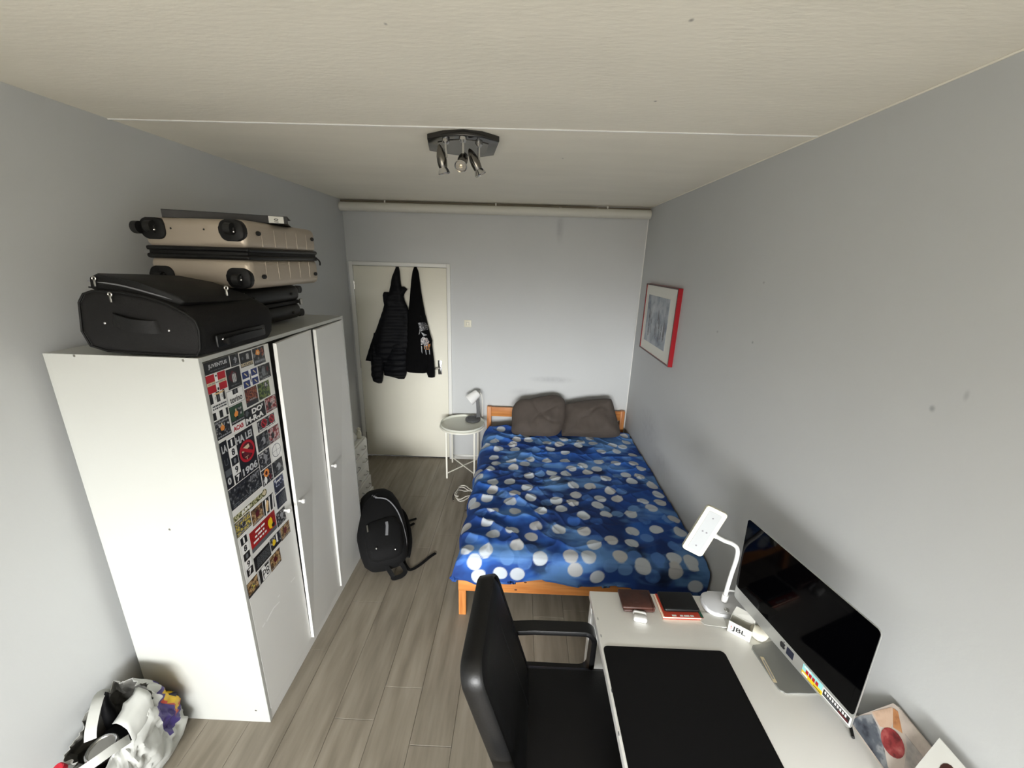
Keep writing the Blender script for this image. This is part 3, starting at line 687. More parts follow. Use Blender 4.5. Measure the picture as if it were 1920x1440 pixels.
for z_, y_ in ((2.012, 1.379), (1.992, 1.376)):
    link_mesh('zipper', MB().tube(smooth_path([(-1.472, y_, z_-0.005), (-1.36, y_-0.004, z_-0.016), (-1.24, y_-0.003, z_-0.045), (-1.165, y_, z_-0.066)]), 0.0028, 6), 'zip_grey' if z_ > 2 else 'black_plastic', pocket_top)
for q, yy in (((206, 552), 1.335), ((176, 522), 1.37), ((424, 540), 1.40)):
    p = at(*q, 'y', yy)
    zp = MB().tube([p+Vector((.006*math.cos(a_), 0, .006*math.sin(a_))) for a_ in [2*math.pi*i/10 for i in range(10)]], 0.0025, 6, closed=True).box(p+Vector((-.0035, -.003, -.026)), p+Vector((.0035, .001, -.006)), .0015)
    link_mesh('zip_pull', zp, 'steel', sc)
hA, hB = at(212, 598, 'y', ys0), at(300, 612, 'y', ys0)
hb = MB().sweep(smooth_path([hA+Vector((0, .004, 0)), hA+Vector((.02, -.012, -.004)), (hA+hB)/2+Vector((0, -.022, -.006)), hB+Vector((-.02, -.012, -.002)), hB+Vector((0, .004, 0))]), [(-.022, -.003), (.022, -.003), (.022, .003), (-.022, .003)], up=(0, -1, 0))
grip = link_mesh('grip_handle', hb, 'soft_case_dark', sc)
for q in ((197, 606), (317, 620)):
    p = at(*q, 'y', ys0)
    link_mesh('rivet', MB().sphere(p, (.005, .004, .005), n=10), 'chrome', sc)
p = at(389, 590, 'y', 1.42)
link_mesh('luggage_tag', MB().box((-.022, -.008, -.0006), (.022, .008, .0006), .0004, 1, mx=Matrix.Translation((-1.165, 1.47, 1.923)) @ Matrix.Rotation(math.radians(32), 4, 'Y') @ Matrix.Rotation(math.radians(-8), 4, 'Z')), 'card_white', sc)
sx = -1.078
sh = MB().sweep(smooth_path([(sx-.004, 1.43, 1.80), (sx+.016, 1.445, 1.805), (sx+.02, 1.54, 1.808), (sx+.016, 1.635, 1.805), (sx-.004, 1.65, 1.80)]), [(-.012, -.004), (.012, -.004), (.012, .004), (-.012, .004)], up=(1, 0, 0))
link_mesh('side_handle', sh, 'black_plastic', sc)
for y in (1.425, 1.655):
    link_mesh('rivet', MB().sphere((sx+.002, y, 1.812), (.004, .005, .005), n=10), 'chrome', sc)
link_mesh('side_plate', MB().box((sx-.012, 1.40, 1.785), (sx, 1.68, 1.83), .006), 'black_plastic', sc)
for y in (1.40, 1.70):
    link_mesh('wheel', MB().tube([(-1.50, y-.012, 1.80), (-1.50, y+.012, 1.80)], .022, 14), 'black_rubber', sc)

# second black hard case, under the champagne one
c2 = thing('black_suitcase', 'black hard-shell cabin suitcase lying under the champagne suitcase', 'suitcase', (-1.44, 2.08, TZ))
for z0_, z1_ in ((TZ+.012, TZ+.098), (TZ+.106, TZ+.194)):
    link_mesh('shell', MB().box((-1.635, 1.80, z0_), (-1.255, 2.32, z1_), .035, 4), 'black_plastic', c2)
link_mesh('zipper_band', MB().box((-1.628, 1.807, TZ+.092), (-1.262, 2.313, TZ+.112), .006, 2), 'soft_case_dark', c2)
for x in (-1.60, -1.29):
    for z in (TZ+.035, TZ+.165):
        link_mesh('wheel', MB().box((x-.02, 2.315, z-.02), (x+.02, 2.345, z+.02), .008).tube([(x-.014, 2.355, z), (x+.014, 2.355, z)], .021, 14), 'black_rubber', c2)
for y in (1.90, 2.22):
    for z in (TZ+.05, TZ+.15):
        link_mesh('foot', MB().sphere((-1.254, y, z), (.006, .014, .008), n=10), 'black_rubber', c2)
link_mesh('white_label', MB().box((-1.30, 1.796, TZ+.12), (-1.225, 1.80, TZ+.185), .001), 'card_white', c2)
link_mesh('zip_lock', MB().box((-1.256, 2.29, TZ+.085), (-1.244, 2.312, TZ+.118), .003), 'steel', c2)

# champagne hard case
hc = thing('champagne_suitcase', 'champagne hard-shell suitcase with black wheels lying on top of the black ones', 'suitcase', (-1.37, 2.05, TZ+.2))
HX0, HX1, HY0, HY1 = -1.585, -1.150, 1.752, 2.345
HZ0, HZM0, HZM1, HZ1 = TZ+.206, TZ+.332, TZ+.368, TZ+.487
shells = []
for z0_, z1_ in ((HZ0, HZM0), (HZM1, HZ1)):
    shells.append(link_mesh('shell', MB().box((HX0, HY0, z0_), (HX1, HY1, z1_), .03, 4), 'champagne', hc))
link_mesh('zipper_band', MB().box((HX0-.003, HY0-.003, HZM0-.008), (HX1+.003, HY1+.003, HZM0+.014), .012, 3), 'black_plastic', hc)
link_mesh('zipper_band', MB().box((HX0-.002, HY0-.002, HZM1-.012), (HX1+.002, HY1+.002, HZM1+.008), .010, 3), 'black_plastic', hc)
link_mesh('zipper_core', MB().box((HX0+.004, HY0+.004, HZM0), (HX1-.004, HY1-.004, HZM1), .012, 2), 'soft_case_dark', hc)
for sh_, z0_, z1_ in ((shells[0], HZ0+.035, HZM0-.012), (shells[1], HZM1+.014, HZ1-.03)):
    for y in (1.86, 1.955, 2.05, 2.145, 2.24):
        link_mesh('rib', MB().box((HX1-.003, y-.002, z0_), (HX1+.0012, y+.002, z1_), .001), 'champagne_rib', sh_)
for sgn, z in ((0, HZ0+.045), (1, HZ1-.045)):
    for x in (HX0+.05, HX1-.055):
        poly = rrect(.105, .085, .032, 5)
        hs = link_mesh('wheel_housing', MB().prism(poly, ((x, HY0+.02, z), (1, 0, 0), (0, 0, 1), (0, -1, 0)), .026, bev=.006), 'black_plastic', hc)
        wv = MB().tube([(x-.014, HY0-.012, z+(.006 if sgn else -.006)), (x+.014, HY0-.012, z+(.006 if sgn else -.006))], .024, 16)
        wv.box((x-.02, HY0-.016, z-.012), (x+.02, HY0+.005, z+.012), .005)
        link_mesh('wheel', wv, 'black_rubber', hs)
        link_mesh('axle', MB().sphere((x+.016, HY0-.014, z-.006), .005, n=8), 'chrome', hs)
p = at(262, 427, 'y', HY0)
link_mesh('outer_wheel', MB().tube([(HX0-.018, HY0-.01, HZ1-.043), (HX0+.006, HY0-.01, HZ1-.043)], .025, 16), 'black_rubber', hc)
for y in (1.835, 2.30):
    for z in (HZ0+.05, HZ1-.05):
        link_mesh('side_foot', MB().sphere((HX1+.002, y, z), (.007, .017, .010), n=12), 'black_rubber', hc)
for q in ((320, 428), (382, 430)):
    p = at(*q, 'y', HY0); link_mesh('stud', MB().sphere((p.x, HY0, p.z), (.004, .003, .004), n=8), 'black_plastic', hc)
link_mesh('zip_pull', MB().tube(smooth_path([(HX1, HY1-.02, HZM0+.01), (HX1+.012, HY1-.005, HZM0-.01), (HX1+.008, HY1+.004, HZM0-.03)]), .004, 6), 'black_plastic', hc)
# binder
bd = thing('ring_binder', 'flat black binder with a white spine label on top of the champagne suitcase', 'binder', (-1.36, 1.98, HZ1))
qa, qb = Vector((-1.515, 1.785, 0)), Vector((-1.095, 1.985, 0)); dirv = (qb-qa).normalized(); ang = math.atan2(dirv.y, dirv.x)
LB = (qb-qa).length
mx = Matrix.Translation((qa.x, qa.y, HZ1)) @ Matrix.Rotation(ang, 4, 'Z')
link_mesh('cover', MB().box((0, 0, .001), (LB, .22, .004), .001, 1, mx=mx).box((0, 0, .031), (LB, .22, .034), .001, 1, mx=mx).box((0, 0, .001), (LB, .004, .034), .001, 1, mx=mx), 'black_plastic', bd)
link_mesh('papers', MB().box((.01, .006, .004), (LB-.01, .21, .024), mx=mx), 'card_white', bd)
lb = link_mesh('spine_label', MB().box((LB*.835, -.0012, .003), (LB*.965, 0, .032), mx=mx), 'card_white', bd)
tv, tf = text2d('10', .016, .018, .02)
link_mesh('label_number', MB().add([mx @ Vector((LB*.90-c_, -.0016, .015+a)) for a, c_ in tv], tf), 'ink', lb, smooth=False)

# ================================================================== ceiling spotlight bar
lp = thing('ceiling_spotlight', 'dark metal ceiling plate with three swivelling chrome spotlights', 'ceiling light', (-.28, 1.98, ZC))
pts = []
near = [at(801, 260, 'z', ZC-.02), at(830, 254, 'z', ZC-.02), at(869, 252, 'z', ZC-.02), at(905, 256, 'z', ZC-.02), at(936, 265, 'z', ZC-.02)]
far = [at(926, 290, 'z', ZC-.02), at(900, 293.5, 'z', ZC-.02), at(870, 291, 'z', ZC-.02), at(836, 287, 'z', ZC-.02), at(805, 281, 'z', ZC-.02)]
poly = [(p.x, p.y) for p in near+far]
link_mesh('ceiling_plate', MB().prism(poly, ((0, 0, ZC), (1, 0, 0), (0, 1, 0), (0, 0, -1)), .024, bev=.004), 'smoked_plate', lp)
cxp = sum(a for a, c in poly)/10; cyp = sum(c for a, c in poly)/10
link_mesh('plate_inlay', MB().prism([(cxp+(a-cxp)*.72, cyp+(c-cyp)*.72) for a, c in poly], ((0, 0, ZC-.024), (1, 0, 0), (0, 1, 0), (0, 0, -1)), .003), 'nickel', lp)
for k_, (atp, tilt) in enumerate((((836, 263), (-.02, -.30, 1)), ((868, 260), None), ((898, 269), (-.45, -.25, 1)))):
    p = at(*atp, 'z', ZC-.03)
    end = Vector((p.x, p.y, ZC-.095))
    link_mesh('mount', MB().lathe([(.016, 0), (.016, .012), (.010, .02), (0, .02)], Matrix.Translation((p.x, p.y, ZC-.024)) @ Matrix.Rotation(math.pi, 4, 'X'), 14), 'chrome', lp)
    link_mesh('arm', MB().tube([(p.x, p.y, ZC-.024), end], .0055, 10), 'chrome', lp)
    if k_ == 0: d_ = Vector((.16, .12, -1))
    elif k_ == 1: d_ = Vector((-.05, -.80, -.62))
    else: d_ = Vector((.50, .12, -1))
    d_.normalize()
    q = Vector((0, 0, 1)).rotation_difference(d_).to_matrix().to_4x4()
    org = end - d_*.045 + (Vector((-.02, 0, 0)) if k_ != 1 else Vector((0, 0, -.01)))
    hd_ = link_mesh('spot_head', MB().lathe([(0, -.005), (.006, 0), (.014, .015), (.020, .04), (.021, .06), (.019, .078), (.017, .085)], Matrix.Translation(org) @ q, 18), 'nickel', lp)
    link_mesh('bulb_rim', MB().lathe([(.016, .083), (.022, .094), (.026, .106), (.024, .108), (.020, .100), (0.0, .094)], Matrix.Translation(org) @ q, 20), 'chrome', hd_)
    link_mesh('bulb_reflector', MB().lathe([(.0215, .104), (.012, .098), (.007, .096), (0, .0955)], Matrix.Translation(org) @ q, 20), 'chrome', hd_)
    link_mesh('bulb_glass', MB().lathe([(.009, .0975), (.008, .104), (.004, .107), (0, .1075)], Matrix.Translation(org) @ q, 14), 'lamp_glass', hd_)

# ================================================================== coats on the door
def cloth_body(rows, ydoor, thick, seed, nring=30, nrow=60, fold=0.010, freq=9.0, quilt=0.0):
    """rows: (z, x_left, x_right, thickness factor); rounded, folded, hanging off a door at y = ydoor"""
    rows = sorted(rows, key=lambda r: -r[0]); rings = []
    zt = rows[0][0]; zb = rows[-1][0]
    tl = [(-r[0], r[1]) for r in rows]; tr = [(-r[0], r[2]) for r in rows]; tt = [(-r[0], r[3]) for r in rows]
    for i in range(nrow+1):
        z = zt+(zb-zt)*i/nrow
        xl, xr, tk = interp(tl, -z), interp(tr, -z), interp(tt, -z)*thick
        cx_, hw = (xl+xr)/2, (xr-xl)/2; ring = []
        for k in range(nring):
            a = 2*math.pi*k/nring; c_, s_ = math.cos(a), math.sin(a)
            x = cx_+hw*c_; d_ = 0.5*tk*(1-s_)       # s=-1: back towards the room
            yy = ydoor-0.004-d_
            if s_ < 0.2:
                f_ = quilt*(abs(math.sin(z*math.pi/.062))-.6)+mnoise.noise(Vector((x*freq+seed, z*2.2, seed)))*fold*1.6+mnoise.noise(Vector((x*3*freq, z*freq*1.2+seed, 1.0)))*fold*0.5
                yy -= f_*(0.3+0.7*min(1, tk/thick))*max(0, .6-s_)
            ring.append(Vector((x, min(yy, ydoor-.003), z)))
        rings.append(ring)
    return MB().loft(rings)
def cpx(y_, l_, r_, tk): # crop reading -> real row on the door
    Lp = at(660+l_/5.54, 480+y_/5.54, 'y', LY-.05); Rp = at(660+r_/5.54, 480+y_/5.54, 'y', LY-.05)
    return ((Lp.z+Rp.z)/2, Lp.x, Rp.x, tk)
jk = thing('puffer_jacket', 'dark navy padded jacket hanging on the cream door, left of the hoodie', 'jacket', (HK[0].x, LY-.06, at(740, 715, 'y', LY-.05).z))
rows = [cpx(*r) for r in ((112, 450, 476, .25), (160, 432, 490, .45), (230, 408, 498, .6), (300, 400, 508, .7), (380, 385, 530, .8), (450, 350, 545, .9), (540, 335, 585, 1), (700, 280, 610, 1), (880, 212, 622, 1), (1000, 172, 610, .9), (1092, 140, 580, .7))]
shell_j = link_mesh('shell', cloth_body(rows, LY, .12, 3.1, fold=.014, freq=7, quilt=.010), 'jacket', jk, ang=70)
rows = [cpx(*r) for r in ((880, 300, 600, .8), (1000, 305, 600, 1), (1150, 325, 580, 1), (1240, 335, 560, .8), (1285, 470, 535, .3))]
link_mesh('hem', cloth_body(rows, LY, .11, 9.4, fold=.016, freq=11, quilt=.010), 'jacket', jk, ang=70)
rows = [cpx(*r) for r in ((800, 230, 330, .5), (1000, 200, 350, .8), (1120, 213, 345, 1), (1230, 213, 335, 1), (1290, 228, 325, .8), (1318, 262, 312, .4))]
link_mesh('sleeve', cloth_body(rows, LY-.03, .09, 5.2, fold=.010, freq=14, quilt=.010), 'jacket', jk, ang=70)
rows = [cpx(*r) for r in ((318, 510, 540, .3), (345, 505, 575, .6), (390, 480, 545, .7), (450, 470, 530, .5))]
link_mesh('collar', cloth_body(rows, LY-.02, .08, 1.2, nrow=10), 'jacket', jk, ang=70)
rows = [cpx(*r) for r in ((375, 330, 400, .5), (400, 322, 420, .7), (470, 328, 450, .7), (540, 338, 450, .5))]
link_mesh('hood', cloth_body(rows, LY-.02, .09, 2.2, nrow=10), 'jacket', jk, ang=70)
ho = thing('hoodie', 'black hooded sweatshirt with a grey and orange print hanging beside the navy jacket', 'sweater', (HK[1].x, LY-.06, at(800, 705, 'y', LY-.05).z))
rows = [cpx(*r) for r in ((113, 637, 662, .25), (160, 622, 685, .45), (250, 612, 700, .6), (350, 605, 714, .7), (450, 600, 732, .8), (530, 592, 748, .9), (700, 575, 782, 1), (800, 570, 806, 1), (870, 570, 822, 1), (1000, 565, 835, 1), (1130, 560, 830, .9), (1195, 562, 790, .8), (1212, 575, 775, .5))]
body_h = link_mesh('body', cloth_body(rows, LY, .12, 6.7, fold=.010, freq=8), 'hoodie', ho, ang=70)
rows = [cpx(*r) for r in ((620, 735, 765, .4), (800, 745, 812, .8), (880, 745, 838, .9), (930, 750, 836, .9), (1100, 765, 858, .9), (1200, 778, 864, .9), (1253, 792, 862, .6))]
sleeve_h = link_mesh('sleeve', cloth_body(rows, LY-.02, .10, 4.7, fold=.008, freq=12), 'hoodie', ho, ang=70)
# print on the front: separate torn-looking patches following the cloth
from mathutils.bvhtree import BVHTree
bv = []; bf = []
for o_ in (body_h, sleeve_h):
    k_ = len(bv); bv += [v.co+OFF[ho.name] for v in o_.data.vertices]; bf += [tuple(i+k_ for i in p.vertices) for p in o_.data.polygons]
tree = BVHTree.FromPolygons(bv, bf)
def patch(px_poly, name, m_, d):
    bm = bmesh.new(); bm.faces.new([bm.verts.new(at(660+a/5.54, 480+c_/5.54, 'y', LY-d)) for a, c_ in px_poly])
    bmesh.ops.triangulate(bm, faces=bm.faces[:]); bmesh.ops.subdivide_edges(bm, edges=bm.edges[:], cuts=4, use_grid_fill=True)
    for v in bm.verts:
        hit = tree.ray_cast(Vector((v.co.x, LY-.4, v.co.z)), Vector((0, 1, 0)))
        if hit[0] is not None: v.co = hit[0]+Vector((0, -.0025, 0))
        else: v.co.y = LY-.06
    return link_mesh(name, MB().bmesh(bm), m_, body_h, ang=80)
DP = 0.158
patch([(676, 700), (742, 694), (765, 740), (770, 775), (700, 790), (685, 830), (690, 770)], 'print', 'pr_bw', DP)
patch([(705, 795), (740, 815), (768, 830), (735, 840)], 'print', 'st_grey', DP)
patch([(706, 870), (730, 845), (768, 860), (790, 900), (770, 950), (735, 920), (712, 930)], 'print', 'pr_print', DP)
patch([(740, 945), (805, 920), (790, 985), (745, 975)], 'print', 'pr_orange', DP)
for pl_ in ([(712, 940), (722, 945), (726, 1020), (718, 1000)], [(752, 980), (762, 980), (768, 1035), (760, 1030)], [(786, 980), (794, 975), (800, 1035), (792, 1030)], [(735, 880), (748, 890), (752, 960), (742, 960)]):
    patch(pl_, 'print', 'st_grey', DP)

# ================================================================== picture on right wall
pc = thing('framed_picture', 'small red-framed picture with a wide white mat on the right wall', 'picture', (XR, 3.37, 1.385))
FY0, FY1, FZ0, FZ1, FD = 2.985, 3.757, 1.385, 1.962, .034
fx = XR-FD
for lo, hi in (((fx, FY0, FZ0), (XR, FY0+.010, FZ1)), ((fx, FY1-.010, FZ0), (XR, FY1, FZ1)), ((fx, FY0+.010, FZ0), (XR, FY1-.010, FZ0+.010)), ((fx, FY0+.010, FZ1-.010), (XR, FY1-.010, FZ1))):
    fbar = link_mesh('frame_bar', MB().box(lo, hi, .0015, 1), 'red_frame', pc)
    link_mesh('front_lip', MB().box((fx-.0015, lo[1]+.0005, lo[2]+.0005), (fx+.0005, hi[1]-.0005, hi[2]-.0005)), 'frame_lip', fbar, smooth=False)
link_mesh('mat_board', MB().box((fx+.006, FY0+.010, FZ0+.010), (XR-.004, FY1-.010, FZ1-.010)), 'mat_board', pc)
ar = link_mesh('artwork', MB().box((fx+.0045, 3.13, 1.475), (fx+.006, 3.665, 1.872)), 'art_sketch', pc)
rd = random.Random(4)
for i in range(26):
    y = rd.uniform(3.17, 3.62); z = rd.uniform(1.56, 1.74); h_ = rd.uniform(.025, .06); w_ = rd.uniform(.005, .011)
    link_mesh('drawn_figure', MB().add([(fx+.0042, y-w_, z-h_), (fx+.0042, y+w_, z-h_), (fx+.0042, y+w_*.5, z+h_*.6), (fx+.0042, y, z+h_), (fx+.0042, y-w_*.6, z+h_*.5)], [(0, 1, 2, 3, 4)]), 'ink_grey', ar, smooth=False)

# ================================================================== bed
BX0, BX1, BY0, BYD = -.323, 1.118, 1.970, 4.029
bed = thing('bed_frame', 'pine double bed frame with a low headboard in the back right corner', 'bed', ((BX0+BX1)/2, 3.0, 0))
for x in (BX0, BX1-.045):
    link_mesh('headboard_post', MB().box((x, BYD-.045, 0), (x+.045, BYD, .650), .003), 'pine_v', bed)
    link_mesh('leg', MB().box((x, BY0+.022, 0), (x+.045, BY0+.062, .315), .003), 'pine_v', bed)
link_mesh('headboard_rail', MB().box((BX0+.045, BYD-.038, .545), (BX1-.045, BYD-.010, .645), .003), 'pine', bed)
link_mesh('headboard_rail', MB().box((BX0+.045, BYD-.038, .25), (BX1-.045, BYD-.010, .35), .003), 'pine', bed)
fr = link_mesh('foot_rail', MB().box((BX0+.002, BY0, .205), (BX1-.002, BY0+.022, .325), .003), 'pine', bed)
for q in ((985, 1092), (1092, 1098), (1118, 1090), (1180, 1100), (1185, 1098), (967, 1106)):
    p = at(*q, 'y', BY0); link_mesh('knot', MB().sphere((p.x, BY0, p.z), (.009, .0008, .006), n=8), 'knot', fr)
for x in (BX0+.004, BX1-.026):
    link_mesh('side_rail', MB().box((x, BY0+.062, .20), (x+.022, BYD-.045, .31), .003), 'pine', bed)
for i in range(9):
    y = 2.1+.215*i
    link_mesh('slat', MB().box((BX0+.026, y, .235), (BX1-.026, y+.07, .25), .002, 1), 'pine', bed)
ms = tag(link_mesh('mattress', MB().box((BX0+.012, BY0+.05, .252), (BX1-.012, BYD-.048, .445), .045, 4), 'navy_sheet'), 'mattress in a dark navy fitted sheet, showing only by the headboard', 'mattress')
# ---- duvet: cloth coordinates s (across), t (along); print stored per vertex
DT = 0.475
EL, EF = BX0+.02, BY0+.015          # where cloth turns down: left, foot
def duvet_pos(S, T):
    """numpy cloth -> xyz"""
    r = 0.055; q = r*math.pi/2
    dl = np.maximum(0, EL+.03-S); df = np.maximum(0, EF+.02-T)
    def turn(d):
        a = np.minimum(d/r, math.pi/2)
        out = r*np.sin(a); down = r*(1-np.cos(a))+np.maximum(0, d-q)
        return out, down
    ol, dn_l = turn(dl); of, dn_f = turn(df)
    x = np.where(dl > 0, EL+.03-ol, S); y = np.where(df > 0, EF+.02-of, T)
    u = (S-EL)/(XR-EL)
    top = DT-.020*np.clip((u-.82)/.18, 0, 1)**2-.018*np.clip((.14-u)/.14, 0, 1)**2
    z = top-np.maximum(dn_l, dn_f)-.35*np.minimum(dn_l, dn_f)
    return x, y, z
def noise2(X, Y, sc, seed):
    rs = np.random.RandomState(seed); n = 64; g = rs.rand(n, n)
    x = X*sc+100; y = Y*sc+100; xi = np.floor(x).astype(int); yi = np.floor(y).astype(int); fx_, fy_ = x-xi, y-yi
    fx_ = fx_*fx_*(3-2*fx_); fy_ = fy_*fy_*(3-2*fy_)
    a = g[xi % n, yi % n]; b_ = g[(xi+1) % n, yi % n]; c_ = g[xi % n, (yi+1) % n]; d_ = g[(xi+1) % n, (yi+1) % n]
    return (a*(1-fx_)+b_*fx_)*(1-fy_)+(c_*(1-fx_)+d_*fx_)*fy_
def fbm(X, Y, sc, seed, o=4):
    t_ = 0; am = .5
    for i in range(o): t_ = t_+am*noise2(X, Y, sc*2**i, seed+i); am *= .5
    return t_
STEP = .0055
s_ax = np.arange(EL-.165, XR-.012, STEP); t_ax = np.arange(EF-.20, 3.85, STEP)
SS, TT = np.meshgrid(s_ax, t_ax)
Xd, Yd, Zd = duvet_pos(SS, TT)
topmask = np.clip((SS-EL+.10)/.2, 0, 1)*np.clip((TT-EF+.06)/.16, 0, 1)
left = np.clip((.55-SS)/.7, 0, 1)
def ridge(ang, sc, seed, warp=.25):
    a = math.radians(ang); U = SS*math.cos(a)+TT*math.sin(a); V = -SS*math.sin(a)+TT*math.cos(a)
    n_ = noise2(U*.55, V, sc, seed)+warp*(fbm(SS, TT, 4, seed+9)-.5)
    return 1-np.abs(2*n_-1)
Zd = Zd + topmask*(.012*(fbm(SS, TT, 3.2, 5)-.47)*2 + .030*left*(ridge(-32, 8, 21)**5) + .012*(ridge(18, 9, 33)**5) + .010*(ridge(-55, 11, 43)**5))
fold_up = .010*np.exp(-((TT-3.82)/.03)**2)
Zd = Zd+fold_up
# side and foot hang: vertical waves
hang_l = np.clip((EL-SS)/.1, 0, 1); hang_f = np.clip((EF-TT)/.1, 0, 1)
Xd = Xd-hang_l*(.018*np.sin(TT*17+2*fbm(TT, SS, 3, 71))+.01)
Yd = Yd-hang_f*(.010*np.sin(SS*15+3*fbm(SS, TT, 2, 81))+.004)
# hem line: left ~z .28, foot ~.305 rising, right foot corner falls lower
Zd = np.maximum(Zd, .285-.02*np.sin(TT*7))
low_r = np.clip((SS-.70)/.12, 0, 1)
footz = .312-.12*low_r+.012*np.sin(SS*9)
Zd = np.where((TT < EF) & (Zd < footz), footz, Zd)
Yd = np.minimum(Yd, np.where(TT < EF-.02, BY0-.012-.0*SS, 99))
Yd = np.where((TT < EF-.02) & (low_r > 0), Yd-.02*low_r, Yd)
# corner tip near the left foot leg
tip = np.exp(-((SS-(EL+.10))/.05)**2)*np.clip((EF-TT)/.15, 0, 1)
Zd = Zd-.035*tip
WHITE_DOTS = [(325,285),(480,320),(420,350),(493,350),(607,366),(683,377),(710,350),(813,362),(870,337),(890,368),(800,383),(1080,318),(1093,358),(1070,390),(1008,380),(1033,417),(1133,437),(1137,490),(1183,522),(1175,570),(1028,490),(925,483),(912,525),(857,547),(825,508),(968,588),(1090,563),(1128,602),(1253,622),(1290,677),(1195,727),(1300,727),(1248,767),(995,662),(933,706),(1037,710),(918,750),(970,808),(1120,805),(830,822),(768,630),(870,634),(783,687),(763,735),(695,775),(663,722),(655,590),(635,555),(723,562),(755,525),(717,482),(720,428),(627,404),(606,482),(500,472),(470,502),(387,490),(400,528),(295,502),(282,457),(257,537),(183,572),(180,535),(275,608),(378,610),(497,570),(486,650),(410,685),(508,700),(380,730),(272,660),(240,703),(275,785),(412,790),(568,790),(162,735),(135,705),(245,860),(103,862),(538,883),(510,945),(393,915),(275,937),(680,898),(833,912),(895,992),(1000,967),(1125,985),(1130,910),(1278,900),(1425,908),(1385,825),(1055,1057),(873,1085),(752,1053),(567,1097),(422,1005),(233,1027),(118,1007),(160,1105),(780,1155),(1198,1137),(1385,1070),(1490,1085),(1393,1160),(1515,1240),(915,1197),(425,1175),(320,1172),(185,1175),(230,378),(285,352),(310,405),(410,405),(940,420),(395,377)]
BLUE_DOTS = [(347,415),(430,570),(563,560),(555,597),(560,650),(345,560),(605,733),(450,733),(770,850),(905,960),(765,1000),(615,925),(1220,950),(1205,845),(1390,1000),(1040,800),(905,590),(1035,615),(990,505),(665,450),(370,690),(200,797),(145,945),(300,900),(680,1070),(510,1020),(470,1115),(640,1155),(360,1090),(1000,1140),(1145,1060),(1310,1100),(1250,1180),(910,855),(1040,575),(1350,835),(1095,460),(1065,665),(205,500),(70,1040),(675,690),(855,710),(540,415),(960,770),(1140,775),(330,690),(1090,1160),(560,370),(640,440)]
DARK_BLOBS = [(490,530),(930,545),(520,1000),(960,765),(1150,1040),(600,760),(820,400),(700,610),(1330,1190),(320,700),(560,1150)]
def to_cloth(cx_, cy_):
    px, py = 840+cx_/3.272, 720+cy_/3.272
    p = at(px, py, 'z', DT-.004)
    s_, t_ = p.x, p.y
    if t_ < EF-.02:
        p = at(px, py, 'y', BY0-.03); s_ = p.x; t_ = EF-.02-(DT-.02-p.z)
    if s_ < EL-.02:
        p = at(px, py, 'x', EL-.045); t_ = p.y; s_ = EL-(DT-.03-p.z)
        if t_ < EF: t_ = EF
    return s_, t_
base_n = fbm(SS, TT, 5, 101, 4); base2 = fbm(SS, TT, 2.2, 131, 3); fine = fbm(SS, TT, 26, 151, 3)
def mixc(a, b_, f): return a*(1-f[..., None])+np.array(b_)*f[..., None]
def sstep(a, b_, x): t_ = np.clip((x-a)/(b_-a), 0, 1); return t_*t_*(3-2*t_)
col = np.ones(SS.shape+(3,))*np.array(lin((34, 70, 142)))
col = mixc(col, lin((46, 96, 180)), sstep(.44, .58, base_n))
col = mixc(col, lin((20, 36, 80)), sstep(.40, .30, base2)*.6)
col = mixc(col, lin((104, 152, 210)), .7*sstep(.48, .64, fbm(SS*.7, TT*1.7, 5, 171, 4)))
for q in DARK_BLOBS:
    s_, t_ = to_cloth(*q); dd = np.hypot(SS-s_, (TT-t_)*1.2)+.05*(fine-.45)
    col = mixc(col, lin((12, 18, 36)), .75*sstep(.085, .03, dd))
rs = np.random.RandomState(3)
for q in BLUE_DOTS:
    s_, t_ = to_cloth(*q); dd = np.hypot(SS-s_, TT-t_); tone = rs.rand()
    c_ = np.array(lin((58, 108, 192)))*(1-tone)+np.array(lin((116, 160, 214)))*tone
    mk = sstep(.0445, .0385, dd)
    tex = .55+.45*sstep(.35, .6, fine) if rs.rand() < .5 else np.ones_like(fine)
    col = mixc(col, c_, mk*.72*tex)
for q in WHITE_DOTS:
    s_, t_ = to_cloth(*q); r_ = .0405+.004*rs.rand(); dd = np.hypot(SS-s_, (TT-t_))
    c_ = lin((200, 208, 216)) if rs.rand() < .7 else lin((196, 198, 200))
    col = mixc(col, c_, sstep(r_+.003, r_-.003, dd)*.96)
ny, nx = SS.shape
me = bpy.data.meshes.new('duvet')
off = Vector(((BX0+XR)/2, 2.9, .25))
co = np.stack([Xd-off.x, Yd-off.y, Zd-off.z], -1).reshape(-1, 3)
idx = np.arange(ny*nx).reshape(ny, nx)
quads = np.stack([idx[:-1, :-1], idx[:-1, 1:], idx[1:, 1:], idx[1:, :-1]], -1).reshape(-1, 4)
me.vertices.add(len(co)); me.vertices.foreach_set('co', co.astype(np.float32).ravel())
me.loops.add(quads.size); me.loops.foreach_set('vertex_index', quads.astype(np.int32).ravel())
me.polygons.add(len(quads)); me.polygons.foreach_set('loop_start', np.arange(0, quads.size, 4, dtype=np.int32)); me.polygons.foreach_set('loop_total', np.full(len(quads), 4, dtype=np.int32))
me.update(calc_edges=True)
ca = me.color_attributes.new('print', 'FLOAT_COLOR', 'POINT')
ca.data.foreach_set('color', np.concatenate([col.reshape(-1, 3), np.ones((ny*nx, 1))], 1).astype(np.float32).ravel())
me.shade_smooth()
dm = bpy.data.materials.new('duvet_print'); dm.use_nodes = True
nt = dm.node_tree; pb = nt.nodes['Principled BSDF']; pb.inputs['Roughness'].default_value = .8; pb.inputs['Specular IOR Level'].default_value = .3
